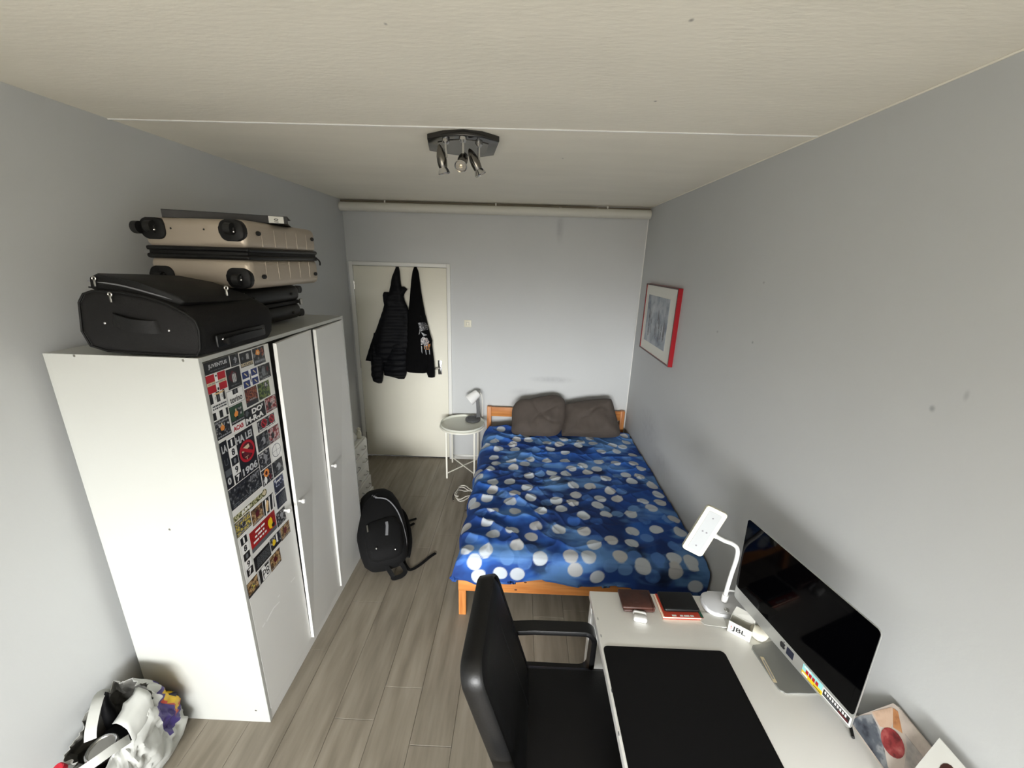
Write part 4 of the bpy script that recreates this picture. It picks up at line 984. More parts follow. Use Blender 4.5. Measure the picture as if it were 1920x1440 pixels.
an = nt.nodes.new('ShaderNodeAttribute'); an.attribute_name = 'print'; nt.links.new(an.outputs['Color'], pb.inputs['Base Color'])
wv = nt.nodes.new('ShaderNodeTexNoise'); wv.inputs['Scale'].default_value = 45; bp = nt.nodes.new('ShaderNodeBump'); bp.inputs['Strength'].default_value = .25; bp.inputs['Distance'].default_value = .004
nt.links.new(wv.outputs[0], bp.inputs['Height']); nt.links.new(bp.outputs[0], pb.inputs['Normal'])
me.materials.append(dm)
dv = bpy.data.objects.new('duvet', me); C.objects.link(dv); dv.location = off
so = dv.modifiers.new('thickness', 'SOLIDIFY'); so.thickness = .012; so.offset = -1
tag(dv, 'blue duvet printed with white and pale blue dots spread over the bed', 'duvet')
# ---- pillows leaning on the headboard
def pillow(px_poly, label, seed, zoff=0.0, yb=3.66, yt=3.93, zb=.505, zt=.86, T_=.15):
    A0 = Vector((0, yb, zb)); B = Vector((0, yt-yb, zt-zb)).normalized(); N = Vector((1, 0, 0)).cross(B)   # N points to room (-y,+z)
    if N.y > 0: N = -N
    pts_ = []
    o = Vector((0, 0, CAMH))
    for q in px_poly:
        v = RIGHT*((q[0]-960)/F)-UP*((q[1]-720)/F)+FWD
        t_ = (A0-o).dot(N)/v.dot(N); p = o+v*t_; pts_.append((p.x, (p-A0).dot(B)))
    # resample the outline
    pp_ = []
    n = len(pts_)
    sp = smooth_path([Vector((a, c_, 0)) for a, c_ in pts_+[pts_[0]]], 7)[:-1]
    cx_ = sum(p.x for p in sp)/len(sp); cy_ = sum(p.y for p in sp)/len(sp)
    b_ = MB(); K = 14; m_ = len(sp); vs_ = []; fs = []
    for side in (1, -1):
        base_i = len(vs_)
        for r_ in range(K+1):
            f = 1-r_/K
            for p in sp:
                a = cx_+(p.x-cx_)*f; c_ = cy_+(p.y-cy_)*f
                h = T_*.5*(1-f**3.2)**.55 if f < 1 else 0
                w_ = (mnoise.noise(Vector((a*7+seed, c_*7, seed)))*.020+mnoise.noise(Vector((a*18, c_*9+seed, 3)))*.009-.011*max(0, 1-abs(mnoise.noise(Vector((a*4+c_*2, c_*6-a*3, seed+5))))*6))*(1-f**6)
                hh = side*h+(w_ if side > 0 else 0)
                if side < 0: hh = max(hh, -.05)
                vs_.append(A0+Vector((a, 0, 0))+B*c_+N*hh)
        for r_ in range(K):
            for i in range(m_):
                j = (i+1) % m_
                fs.append((base_i+r_*m_+i, base_i+r_*m_+j, base_i+(r_+1)*m_+j, base_i+(r_+1)*m_+i))
    b_.add(vs_, fs)
    o_ = link_mesh('pillow', b_, 'pillow_cloth', ang=80)
    return tag(o_, label, 'pillow', 'dark pillows against the headboard')
def cb(l): return [(840+a/3.272, 720+c_/3.272) for a, c_ in l]
pillow(cb([(392, 250), (396, 150), (440, 97), (500, 92), (560, 78), (650, 66), (700, 84), (720, 120), (718, 220), (690, 290), (640, 320), (520, 320), (400, 303)]), 'rumpled brown-grey pillow leaning on the left half of the headboard', 2.3)
pillow(cb([(700, 320), (697, 285), (718, 200), (722, 135), (745, 118), (880, 95), (985, 90), (1008, 108), (1030, 190), (1052, 270), (1048, 318), (960, 330), (800, 322)]), 'smoother brown-grey pillow leaning on the right half of the headboard by the wall', 7.7)

# ================================================================== side table + lamp
tcx, tcy, tr_ = -.553, 3.795, .223
tb = thing('side_table', 'small round white metal side table between the door and the bed', 'table', (tcx, tcy, 0))
link_mesh('tray_top', MB().lathe([(0, .517), (tr_-.012, .517), (tr_-.006, .520), (tr_, .528), (tr_, .545), (tr_-.006, .545), (tr_-.008, .524), (0, .524)], Matrix.Translation((tcx, tcy, 0)), 48), 'table_top', tb)
link_mesh('rim', MB().tube([(tcx+(tr_-.001)*math.cos(2*math.pi*i/48), tcy+(tr_-.001)*math.sin(2*math.pi*i/48), .512) for i in range(48)], .009, 8, closed=True), 'table_white', tb)
LG = [(tcx+.138*sx_, tcy+.168*sy_) for sx_, sy_ in ((-1, -1), (1, -1), (1, 1), (-1, 1))]
for x, y in LG: link_mesh('leg', MB().box((x-.008, y-.008, 0), (x+.008, y+.008, .515), .002, 1), 'table_white', tb)
for a, c_ in ((0, 2), (1, 3)):
    link_mesh('cross_bar', MB().tube([(LG[a][0], LG[a][1], .055+.006*(a == 1)), (LG[c_][0], LG[c_][1], .055+.006*(a == 1))], .006, 8), 'table_white', tb)
lx, ly, lz = -.462, 3.90, .525
tl = thing('table_lamp', 'small lamp with a dark grey base and white cone shade on the round side table', 'lamp', (lx, ly, lz))
link_mesh('base', MB().lathe([(.072, 0), (.078, .006), (.078, .022), (.070, .030), (.055, .030), (.048, .022), (0, .020)], Matrix.Translation((lx, ly, lz)), 28), 'grey_lamp', tl)
top = Vector((lx+.030, ly+.052, lz+.235))
link_mesh('stem', MB().sweep([(lx+.055, ly+.035, lz+.015), (lx+.05, ly+.038, lz+.10), (lx+.042, ly+.045, lz+.19), top], [(-.016, -.008), (.016, -.008), (.016, .008), (-.016, .008)], up=(0, -1, 0), scales=[1.3, 1, .9, .9]), 'grey_lamp', tl)
d_ = Vector((-.75, -.30, -.62)).normalized(); q = Vector((0, 0, 1)).rotation_difference(d_).to_matrix().to_4x4()
so_ = top+Vector((.022, -.02, .062))
link_mesh('shade', MB().lathe([(0, 0), (.034, .002), (.042, .012), (.060, .125), (.057, .125), (.040, .016), (0, .01)], Matrix.Translation(so_) @ q, 26), 'shade_white', tl)
link_mesh('hinge', MB().sphere(so_-d_*.006, .014, n=10), 'steel', tl)
link_mesh('cord', MB().tube(smooth_path([so_-d_*.01, so_+Vector((.035, .01, -.04)), so_+Vector((.040, .02, -.16)), (lx+.09, ly+.07, lz+.03), (lx+.10, ly+.06, lz+.03)]), .0035, 6), 'cable_white', tl)

# ================================================================== chest of drawers behind wardrobe
CX0, CX1, CY0, CY1, CH = -1.68, -1.290, 2.62, 3.165, .645
ch = thing('chest_of_drawers', 'low white chest of drawers mostly hidden behind the wardrobe', 'chest of drawers', ((CX0+CX1)/2, (CY0+CY1)/2, 0))
link_mesh('carcass', MB().box((CX0, CY0, .03), (CX1-.016, CY1, CH), .003).box((CX0+.02, CY0+.02, 0), (CX1-.04, CY1-.02, .03)), 'chest_white', ch)
nd = 5
for i in range(nd):
    z0_ = .045+(CH-.05)/nd*i; z1_ = .045+(CH-.05)/nd*(i+1)-.004; px_ = .028 if i == 0 else .012 if i == 1 else 0.0
    df = link_mesh('drawer', MB().box((CX1-.016+px_-(.05 if px_ else 0), CY0+.003, z0_), (CX1+px_, CY1-.003, z1_), .002, 1), 'chest_white', ch)
    zz = (z0_+z1_)/2
    link_mesh('handle', MB().tube(smooth_path([(CX1+px_, 2.84, zz), (CX1+px_+.022, 2.85, zz-.002), (CX1+px_+.022, 2.94, zz-.002), (CX1+px_, 2.95, zz)]), .004, 6).tube(smooth_path([(CX1+px_, 3.04, zz), (CX1+px_+.02, 3.05, zz-.002), (CX1+px_+.02, 3.10, zz-.002), (CX1+px_, 3.11, zz)]), .004, 6), 'steel', df)
def crumple(name, c, r, m_, seed, n=18, amp=.35):
    b_ = MB(); b_.sphere(c, r, n=n)
    for v in b_.v:
        d_ = v-Vector(c); v += d_*amp*mnoise.noise(v*28+Vector((seed, seed, 0)))
        v.z = max(v.z, c[2]-(r[2] if hasattr(r, '__len__') else r)*.92)
    return link_mesh(name, b_, m_, ang=60)
tag(crumple('paper_bundle', (-1.40, 2.98, CH+.045), (.085, .13, .05), 'card_white', 4.0), 'crumpled pile of pale papers on the chest of drawers', 'papers')
tag(link_mesh('small_figurine', MB().lathe([(0, 0), (.022, .002), (.018, .02), (.024, .04), (.018, .06), (.012, .068), (.018, .085), (0, .10)], Matrix.Translation((-1.335, 3.12, CH)), 14), 'cream_plastic'), 'little cream knick-knack at the far end of the chest of drawers', 'figurine')

# ================================================================== backpack
bk = thing('backpack', 'black backpack slumped on the floor against the wardrobe end', 'backpack', (-.98, 2.58, 0))
ax0 = Vector((-.900, 2.37, .115)); ax1 = Vector((-1.085, 2.77, .335))     # bottom (near) to top (far)
Lx = (ax1-ax0).normalized(); Sx = Lx.cross(Vector((0, 0, 1))).normalized(); Nx = Sx.cross(Lx).normalized()
if Nx.z < 0: Nx = -Nx
def BK(l, s, n): return ax0+Lx*l+Sx*s+Nx*n
def superring(l, hw, hn, n0, p=2.6, k=28, seed=0):
    out = []
    for i in range(k):
        a = 2*math.pi*i/k; c_, s_ = math.cos(a), math.sin(a)
        x = hw*math.copysign(abs(c_)**(2/p), c_); y = hn*math.copysign(abs(s_)**(2/p), s_)
        w_ = .008*mnoise.noise(Vector((l*9+seed, x*9, y*9)))
        q = BK(l, x*(1+w_*3), n0+y+w_)
        q.z = max(q.z, .004); out.append(q)
    return out
LEN = (ax1-ax0).length
secs = [(-.10, .06, .03, -.02), (-.085, .11, .07, -.01), (-.05, .145, .10, 0), (.03, .165, .115, 0), (.15, .175, .115, 0), (.28, .170, .105, 0), (.38, .15, .095, 0), (.46, .12, .08, 0), (.51, .08, .05, -.01), (.53, .03, .02, -.01)]
body_b = link_mesh('body', MB().loft([superring(l, hw, hn, n0) for l, hw, hn, n0 in secs]), 'black_fabric', bk, ang=60)
secs = [(-.08, .06, .04, .06), (-.06, .105, .055, .07), (.0, .125, .065, .075), (.12, .13, .06, .08), (.19, .115, .045, .08), (.22, .08, .025, .08)]
pock = link_mesh('front_pocket', MB().loft([superring(l, hw, hn, n0, seed=4) for l, hw, hn, n0 in secs]), 'black_fabric', bk, ang=60)
# zipper arc with light piping
zp = [BK(.40, -.02, .098), BK(.36, .06, .108), BK(.26, .118, .098), BK(.14, .142, .082), BK(.02, .148, .062), BK(-.06, .125, .035)]
link_mesh('piping', MB().tube(smooth_path(zp), .0045, 8), 'zip_grey', body_b)
zp2 = [BK(.44, .0, .09), BK(.38, -.09, .09), BK(.26, -.135, .075), BK(.12, -.15, .06)]
link_mesh('zipper', MB().tube(smooth_path(zp2), .004, 6), 'black_plastic', body_b)
for l, s_, n0 in ((-.02, -.06, .142), (-.05, .06, .130)):
    link_mesh('zip_pull', MB().sphere(BK(l, s_, n0), .007, n=8), 'chrome', pock)
for l, s_, n0 in ((.17, -.10, .126),):
    a = BK(l, s_, n0); link_mesh('zip_pull', MB().tube(smooth_path([a, a-Lx*.02+Nx*.004, a-Lx*.05]), .0055, 8), 'steel', body_b)
a = BK(.16, .03, .142)
link_mesh('buckle', MB().sweep([a, a-Lx*.03, a-Lx*.06-Sx*.005, a-Lx*.10-Sx*.012], [(-.009, -.002), (.009, -.002), (.009, .003), (-.009, .003)], up=Nx), 'zip_grey', pock)
link_mesh('logo_patch', MB().sweep([BK(.43, -.04, .087), BK(.40, -.01, .098)], [(-.006, -.001), (.006, -.001), (.006, .002), (-.006, .002)], up=Nx), 'zip_grey', body_b)
strap = [(-.012, -.0015), (.012, -.0015), (.012, .0015), (-.012, .0015)]
strap2 = [(-.014, -.004), (.014, -.004), (.014, .004), (-.014, .004)]
def fl(px, py, z=.006): return at(px, py, 'z', z)
link_mesh('grab_handle', MB().sweep(smooth_path([BK(-.07, -.02, .03), fl(735, 1078, .03), fl(738, 1084, .014), fl(752, 1080, .012), fl(760, 1072, .02), fl(756, 1062, .04), fl(752, 1056, .06), BK(-.07, .09, .03)]), strap2, up=(.2, -.5, 1)), 'black_fabric', bk)
link_mesh('strap_tail', MB().sweep(smooth_path([BK(.22, .165, -.03), fl(748, 981, .03), fl(765, 977), fl(781, 972)]), strap, up=(0, 0, 1)), 'black_fabric', bk)
link_mesh('strap_tail', MB().sweep(smooth_path([BK(.18, .17, -.04), fl(752, 993, .03), fl(765, 987), fl(777, 981)]), strap, up=(0, 0, 1)), 'black_fabric', bk)
link_mesh('strap_tail', MB().sweep(smooth_path([BK(-.02, .15, -.03), fl(757, 1050, .04), fl(765, 1066, .012), fl(774, 1067), fl(790, 1057), fl(806, 1044), fl(817, 1037)]), strap, up=(0, 0, 1)), 'black_fabric', bk)
link_mesh('shoulder_strap', MB().sweep(smooth_path([BK(.42, .08, -.06), BK(.30, .17, -.06), BK(.10, .18, -.07), BK(-.04, .14, -.05)]), [(-.028, -.006), (.028, -.006), (.028, .006), (-.028, .006)], up=Nx), 'black_fabric', bk)
# coil of cable beside the bed
cl = MB(); path = []
for i in range(60):
    a = 2*math.pi*i/22; r_ = .085+.018*math.sin(i*.9); path.append(Vector((-.475+r_*math.cos(a)*.9, 3.30+r_*1.15*math.sin(a), .006+.0009*i+.008*abs(math.sin(i*.5)))))
cl.tube(path, .0045, 8)
cbl = thing('cable_coil', 'loose coil of white and brown cable on the floor beside the bed', 'cable', (-.475, 3.30, 0))
link_mesh('white_cable', cl, 'cable_white', cbl)
link_mesh('brown_cable', MB().tube(smooth_path([(-.56, 3.22, .006), (-.575, 3.30, .01), (-.54, 3.38, .03), (-.45, 3.40, .03), (-.38, 3.36, .01)]), .0055, 8), 'cable_dark', cbl)
link_mesh('plug', MB().box((-.43, 3.045, 0), (-.39, 3.075, .022), .004), 'cable_dark', cbl)

# ================================================================== desk
KX0, KX1, KY0, KY1, KZ = .344, 1.140, .28, 1.458, .730
dk = thing('desk', 'white desk with panel legs along the right wall', 'desk', ((KX0+KX1)/2, (KY0+KY1)/2, 0))
link_mesh('desktop', MB().box((KX0, KY0, KZ-.034), (KX1, KY1, KZ), .0025), 'desk_white', dk)
link_mesh('panel_leg', MB().box((KX0+.006, KY1-.040, 0), (KX1-.02, KY1-.004, KZ-.034), .002, 1), 'desk_white', dk)
link_mesh('panel_leg', MB().box((KX0+.006, KY0+.004, 0), (KX1-.02, KY0+.040, KZ-.034), .002, 1), 'desk_white', dk)
link_mesh('back_rail', MB().box((KX1-.06, KY0+.04, .35), (KX1-.04, KY1-.04, KZ-.034), .002, 1), 'desk_white', dk)
for q in ((1121, 1160), (1127, 1192), (1147, 1295), (1160, 1375)):
    p = at(*q, 'x', KX0)
    link_mesh('chip', MB().sphere((KX0, p.y, p.z), (.0012, .007, .004), n=8), 'st_slate', dk)
padp = [(a+(.352+.806)/2, c_+(.42+1.190)/2) for a, c_ in rrect(.806-.352, 1.190-.42, .018)]
tag(link_mesh('desk_pad', MB().prism(padp, ((0, 0, KZ), (1, 0, 0), (0, 1, 0), (0, 0, 1)), .003), 'pad_black', smooth=False), 'large black desk pad lying on the white desk', 'desk pad')
# wallet
wa = thing('wallet', 'worn brown leather wallet at the far edge of the desk', 'wallet', (.53, 1.40, KZ))
b = MB().box((.468, 1.352, KZ+.002), (.595, 1.452, KZ+.014), .005, 3); c2_ = MB().box((.462, 1.350, KZ+.016), (.590, 1.450, KZ+.030), .006, 3)
for m_ in (b, c2_):
    for v in m_.v: v += Vector((mnoise.noise(v*30), mnoise.noise(v*30+Vector((5, 0, 0))), .3*mnoise.noise(v*40)))*.005
link_mesh('lower_flap', b, 'wallet', wa, ang=50); link_mesh('upper_flap', c2_, 'wallet', wa, ang=50)
link_mesh('spine', MB().box((.590, 1.353, KZ+.004), (.599, 1.450, KZ+.028), .004, 3), 'wallet', wa)
# earbuds case
ec = thing('earbuds_case', 'small glossy white earbuds case in front of the brown wallet', 'case', (.526, 1.322, KZ))
mxe = Matrix.Translation((.527, 1.322, KZ)) @ Matrix.Rotation(math.radians(-10), 4, 'Z')
link_mesh('case_body', MB().box((-.027, -.024, .001), (.027, .006, .022), .009, 4, mx=mxe), 'white_plastic', ec)
link_mesh('case_lid', MB().box((-.027, .0065, .001), (.027, .024, .022), .009, 4, mx=mxe), 'white_plastic', ec)
# book + power bank
bo = thing('red_book', 'thin red paperback lying under the black power bank on the desk', 'book', (.70, 1.39, KZ))
mxb = Matrix.Translation((.705, 1.388, KZ)) @ Matrix.Rotation(math.radians(1), 4, 'Z')
link_mesh('pages', MB().box((-.083, -.060, .002), (.080, .060, .010), .001, 1, mx=mxb), 'book_page', bo)
cv = link_mesh('cover', MB().box((-.078, -.062, .010), (.082, .060, .012), .0008, 1, mx=mxb).box((-.083, -.062, .0), (.082, .060, .002), .0008, 1, mx=mxb), 'book_red', bo)
tt = MB()
for a_, c_ in ((-.045, .018), (-.012, .012), (.004, .022), (.03, .014)):
    tt.box((a_, -.058, .0121), (a_+c_, -.050, .0124), mx=mxb)
link_mesh('cover_print', tt, 'card_white', cv, smooth=False)
link_mesh('cover_stripe', MB().box((.070, -.062, .0121), (.082, .060, .0124), mx=mxb), 'green', cv, smooth=False)
tag(link_mesh('power_bank', MB().box((-.072, -.040, .0125), (.076, .058, .030), .008, 4, mx=mxb), 'black_plastic'), 'matt black power bank lying on the red book', 'power bank')
rc = MB()
for i in range(4):
    mxr = Matrix.Translation((.825, 1.335-.004*i, KZ+.0015+.0025*i)) @ Matrix.Rotation(math.radians(-18+4*i), 4, 'Z')
    rc.box((-.045, -.03, 0), (.045, .03, .001), mx=mxr)
tag(link_mesh('receipt_stack', rc, 'card_white', smooth=False), 'few white paper slips beside the desk lamp base', 'papers')
# desk lamp
dl = thing('desk_lamp', 'white LED desk lamp with a rectangular head on a bent neck', 'lamp', (.90, 1.395, KZ))
bp_ = [(a+.916, c_+1.400) for a, c_ in rrect(.205, .122, .045, 8)]
link_mesh('base', MB().prism(bp_, ((0, 0, KZ), (1, 0, 0), (0, 1, 0), (0, 0, 1)), .024, bev=.006), 'lamp_base_grey', dl)
link_mesh('switch_button', MB().lathe([(.010, 0), (.009, .003), (0, .003)], Matrix.Translation((.895, 1.362, KZ+.024)), 14), 'steel', dl)
hm = at(1338, 1008, 'y', 1.385)
neck = smooth_path([(.905, 1.408, KZ+.028), (.905, 1.408, KZ+.07), (.908, 1.405, KZ+.16), (.912, 1.40, KZ+.25), (.905, 1.398, KZ+.298), (.880, 1.396, KZ+.322), (.845, 1.395, KZ+.336), hm+Vector((.012, .012, 0))])
link_mesh('neck', MB().tube(neck, .0085, 12), 'white_plastic', dl)
link_mesh('neck_collar', MB().tube([(.905, 1.408, KZ+.028), (.905, 1.408, KZ+.060)], .013, 12), 'white_plastic', dl)
cH = at(1321, 997, 'y', 1.385)
Av = (at(1344, 960, 'y', 1.385)-at(1297, 1034, 'y', 1.385)).normalized()      # long axis
Nv = Vector((-.15, -.90, .28)); Nv = (Nv-Av*Nv.dot(Av)).normalized(); Bv = Nv.cross(Av).normalized()
head = link_mesh('head', MB().prism(rrect(.212, .082, .010), (cH, Av, Bv, -Nv), .016, bev=.003), 'cream_plastic', dl)
link_mesh('led_panel', MB().prism(rrect(.180, .050, .004), (cH+Nv*.0015, Av, Bv, -Nv), .002), 'led_panel', head)
for a in (-.068, .0, .066):
    for c_ in ((-.008, .008) if a == 0 else (0,)):
        link_mesh('led_dot', MB().prism([(p[0]*.0035, p[1]*.0035) for p in arc((0, 0), 1, 0, 2*math.pi*.93, 10)], (cH+Nv*.0018+Av*a+Bv*c_, Av, Bv, -Nv), .0006), 'ink_grey', head)
link_mesh('hinge', MB().sphere(hm+Vector((.012, .012, 0)), .011, n=12), 'white_plastic', dl)
link_mesh('power_cord', MB().tube(smooth_path([(.93, 1.455, KZ+.012), (.95, 1.452, KZ+.04), (1.0, 1.44, KZ+.03), (1.03, 1.40, KZ+.006), (1.06, 1.36, KZ+.005)]), .004, 8), 'white_plastic', dl)
# white box with lettering
jb = thing('speaker_box', 'small open white cardboard box with black capital letters beside the computer', 'box', (.905, 1.285, KZ))
e0, e1 = Vector((.862, 1.283, 0)), Vector((.925, 1.232, 0)); ed = (e1-e0).normalized(); en = Vector((-ed.y, ed.x, 0))
if en.x < 0: en = -en
mj = Matrix(((ed.x, en.x, 0, e0.x), (ed.y, en.y, 0, e0.y), (0, 0, 1, KZ), (0, 0, 0, 1))); LJ = (e1-e0).length
t = .0015
link_mesh('walls', MB().box((0, 0, 0), (LJ, t, .052), mx=mj).box((0, .055-t, 0), (LJ, .055, .045), mx=mj).box((0, 0, 0), (t, .055, .048), mx=mj).box((LJ-t, 0, 0), (LJ, .055, .048), mx=mj).box((0, 0, 0), (LJ, .055, t), mx=mj), 'card_white', jb, smooth=False)
link_mesh('lid_flap', MB().add([mj @ Vector(p) for p in ((0, .055, .045), (LJ, .055, .045), (LJ-.004, .085, .060), (.006, .090, .058))], [(0, 1, 2, 3)]), 'card_white', jb, smooth=False)
tv, tf = text2d('JBL', .048, .026, .02)
vv = [mj @ Vector((LJ*.48+a, -.0004, .024+c_)) for a, c_ in tv]
link_mesh('lettering', MB().add(vv, tf), 'ink', jb, smooth=False)
link_mesh('exclamation_mark', MB().box((LJ*.48-.029, -.0006, .026), (LJ*.48-.0265, -.0002, .034), mx=mj).box((LJ*.48-.029, -.0006, .019), (LJ*.48-.0265, -.0002, .023), mx=mj), 'bag_red', jb, smooth=False)
tag(crumple('crumpled_wrapper', (.985, 1.262, KZ+.022), (.045, .03, .024), 'paper_wrap', 8.0, 20, .5), 'crumpled cream wrapping paper tucked behind the white box', 'paper')

# all-in-one computer
im = thing('desktop_computer', 'all-in-one aluminium desktop computer with a black screen and stickers on its chin', 'computer', (1.0, 1.13, KZ))
nb, fb = Vector((1.026, .889, .795)), Vector((.932, 1.388, .797)); ntop = Vector((1.010, .885, 1.178))
Ay = (fb-nb); WI = .512; Ay.normalize()
Bz = (ntop-nb); Bz = (Bz-Ay*Bz.dot(Ay)); HI = .383; Bz.normalize()
Nf = Ay.cross(Bz); 
if Nf.x > 0: Nf = -Nf
def IM(a, c_, n): return nb+Ay*a+Bz*c_+Nf*n
def plate(a0, c0, a1, c1, n0, n1, r=.0):
    w_, h_ = a1-a0, c1-c0
    poly_ = rrect(w_, h_, r) if r else [(-w_/2, -h_/2), (w_/2, -h_/2), (w_/2, h_/2), (-w_/2, h_/2)]
    return poly_, (IM((a0+a1)/2, (c0+c1)/2, n0), Ay, Bz, Nf), n1-n0
CHN = .058
rings = []
for n_, ins in ((0, 0), (-.004, 0), (-.014, .02), (-.03, .10), (-.036, .16)):
    sx_ = (WI/2-ins)/(WI/2); sy_ = (HI/2-ins)/(HI/2)
    rings.append([IM(WI/2+a*sx_, HI/2+c_*sy_, n_) for a, c_ in rrect(WI, HI, .016)])
im_b = link_mesh('housing', MB().loft(rings), 'alu', im, ang=40)
poly_, fr_, dp = plate(.0015, CHN, WI-.0015, HI-.0015, 0, .0016); scr = link_mesh('screen_glass', MB().prism(rrect(WI-.003, HI-CHN-.0015, .013), fr_, dp), 'screen', im, smooth=False)
link_mesh('display', MB().prism([(-.238, -.134), (.238, -.134), (.238, .134), (-.238, .134)], (IM(WI/2, (HI+CHN)/2, .0017), Ay, Bz, Nf), .0002), 'screen', scr, smooth=False)
# foot and neck
ftc = [(.918, 1.205), (.926, 1.066), (.938, 1.045), (.962, 1.040), (1.12, 1.068), (1.105, 1.245), (.95, 1.222), (.928, 1.217)]
ftp = smooth_path([Vector((a, c_, 0)) for a, c_ in ftc+[ftc[0]]], 5)[:-1]
ft = link_mesh('foot', MB().prism([(p.x, p.y) for p in ftp], ((0, 0, KZ), (1, 0, 0), (0, 1, 0), (0, 0, 1)), .006), 'alu_dark', im)
mid = IM(WI/2, .10, -.03)
link_mesh('neck', MB().sweep([(1.095, 1.155, KZ+.004), (1.10, 1.155, KZ+.05), (1.075, 1.15, KZ+.12), mid], [(-.075, -.005), (.075, -.005), (.075, .005), (-.075, .005)], up=(1, .2, .3)), 'alu_dark', im)
link_mesh('foot_label', MB().box((-.006, -.048, 0), (.006, .048, .0006), mx=Matrix.Translation((.932, 1.122, KZ+.006)) @ Matrix.Rotation(math.radians(-4), 4, 'Z')), 'st_cream', ft)
link_mesh('foot_label_text', MB().box((-.0025, -.036, .0006), (.0025, .036, .0008), mx=Matrix.Translation((.932, 1.122, KZ+.006)) @ Matrix.Rotation(math.radians(-4), 4, 'Z')), 'st_grey', ft)
# chin: fruit logo and stickers; a runs near->far
def chin_u(px, py):
    v = RIGHT*((px-960)/F)-UP*((py-720)/F)+FWD; o = Vector((0, 0, CAMH)); t_ = (nb-o).dot(Nf)/v.dot(Nf); p = o+v*t_-nb
    return p.dot(Ay), p.dot(Bz)
# seen from the room the screen's left is the far end, so text runs towards -Ay
lu, lv = WI/2+.004, .029
outl = [(0, .0105), (.003, .0118), (.0075, .0118), (.0105, .0085), (.0082, .0045), (.0085, .0), (.0115, -.003), (.0095, -.0095), (.0055, -.0125), (.0015, -.0115), (-.0015, -.0115), (-.0055, -.0125), (-.0095, -.008), (-.0115, -.001), (-.0105, .0065), (-.0065, .0115), (-.003, .0118)]
lg = MB().prism(outl, (IM(lu, lv, 0), -Ay, Bz, Nf), .0006)
lg.prism([(0, .013), (.001, .0175), (.005, .0205), (.0045, .016)], (IM(lu, lv, 0), -Ay, Bz, Nf), .0006)
link_mesh('logo', lg, 'ink', im_b, smooth=False)
u0, v0 = chin_u(1481, 1226)[0], .029
link_mesh('sticker', MB().prism([(-.0145, -.015), (.0145, -.015), (.0145, .015), (-.0145, .015)], (IM(u0, v0, 0), -Ay, Bz, Nf), .0005), 'st_navy', im_b, smooth=False)
def chin_sticker(px, w_, h_, mats_, draw):
    u0, v0 = chin_u(*px)[0], .029; b_ = MB()
    def q(a0, c0, a1, c1, mi, lay): b_.prism([(a0*w_, c0*h_), (a1*w_, c0*h_), (a1*w_, c1*h_), (a0*w_, c1*h_)], (IM(u0, v0, 0), -Ay, Bz, Nf), .0004+.0002*lay, mi)
    draw(q); link_mesh('sticker', b_, mats_, im_b, smooth=False)
mat('st_teal', (150, 214, 216), .4)
def d1(q):
    q(-.5, -.5, .5, .5, 0, 0); q(-.5, -.5, .5, -.12, 1, 1)
    for i, a in enumerate((-.32, -.16, 0, .16)): q(a, -.14, a+.12, .22, 2, 2)
    q(-.42, .28, -.1, .42, 3, 2); q(-.46, -.46, -.2, -.3, 3, 2); q(.1, -.42, .44, -.34, 4, 2)
chin_sticker((1522, 1277), .078, .040, ['st_teal', 'st_yellow', 'st_red', 'st_white', 'st_green'], d1)
def d2(q):
    q(-.5, -.5, .5, .5, 0, 0); q(-.45, -.36, .45, .36, 1, 1)
    for i in range(9): q(-.40+.087*i, -.02, -.40+.087*i+.055, .26, 0, 2)
    q(.1, -.3, .42, -.1, 2, 2); q(-.40, -.26, .05, -.14, 3, 2)
chin_sticker((1566, 1327), .098, .034, ['st_white', 'st_black', 'st_maroon', 'st_slate'], d2)
link_mesh('power_cable', MB().tube(smooth_path([(1.075, 1.00, KZ+.10), (1.09, .97, KZ+.04), (1.085, .94, KZ+.006), (1.07, .91, KZ+.005)]), .0045, 8), 'black_rubber', im)
# printed card pack leaning on the wall
pk_ = thing('print_board', 'printed cardboard sheet with a red ball and grey cloth picture leaning on the wall', 'print', (1.12, .78, KZ))
def PB(y, z): return Vector((1.098+.042*(z-KZ)/.2, y, z))
def flat(name, pts2, m_, parent, th=.004, lift=0.0):
    fr2 = (PB(0, KZ)+Vector((-lift, 0, 0)), Vector((0, 1, 0)), (PB(0, KZ+.2)-PB(0, KZ)).normalized(), Vector((1, 0, -.2)).normalized())
    return link_mesh(name, MB().prism([(y, (z-KZ)*1.02) for y, z in pts2], fr2, th), m_, parent, smooth=False)
board = flat('board', [(.965, KZ), (.955, KZ+.03), (.90, KZ+.17), (.885, KZ+.175), (.50, KZ+.165), (.50, KZ)], 'print_paper', pk_)
flat('print_cloth', [(.958, KZ+.005), (.948, KZ+.045), (.925, KZ+.085), (.89, KZ+.075), (.86, KZ+.05), (.83, KZ+.02), (.80, KZ+.005)], 'art_denim', board, .0004, .0006)
flat('print_peach', [(.928, KZ+.092), (.897, KZ+.158), (.878, KZ+.150), (.872, KZ+.105), (.893, KZ+.083)], 'print_peach', board, .0004, .0006)
flat('print_orange', [(.893, KZ+.160), (.880, KZ+.165), (.845, KZ+.13), (.868, KZ+.118)], 'print_orange', board, .0004, .0010)
flat('print_ball', [(.850+.034*math.cos(a_), KZ+.083+.034*math.sin(a_)) for a_ in [2*math.pi*i/20 for i in range(20)]], 'print_ball', board, .0004, .0012)
flat('print_pink', [(.84, KZ+.135), (.60, KZ+.13), (.60, KZ+.03), (.80, KZ+.06), (.82, KZ+.11)], 'print_pale', board, .0004, .0006)
cd = thing('greeting_card', 'cream card with a small brown drawing standing at the wall behind the print', 'card', (1.10, .68, KZ))
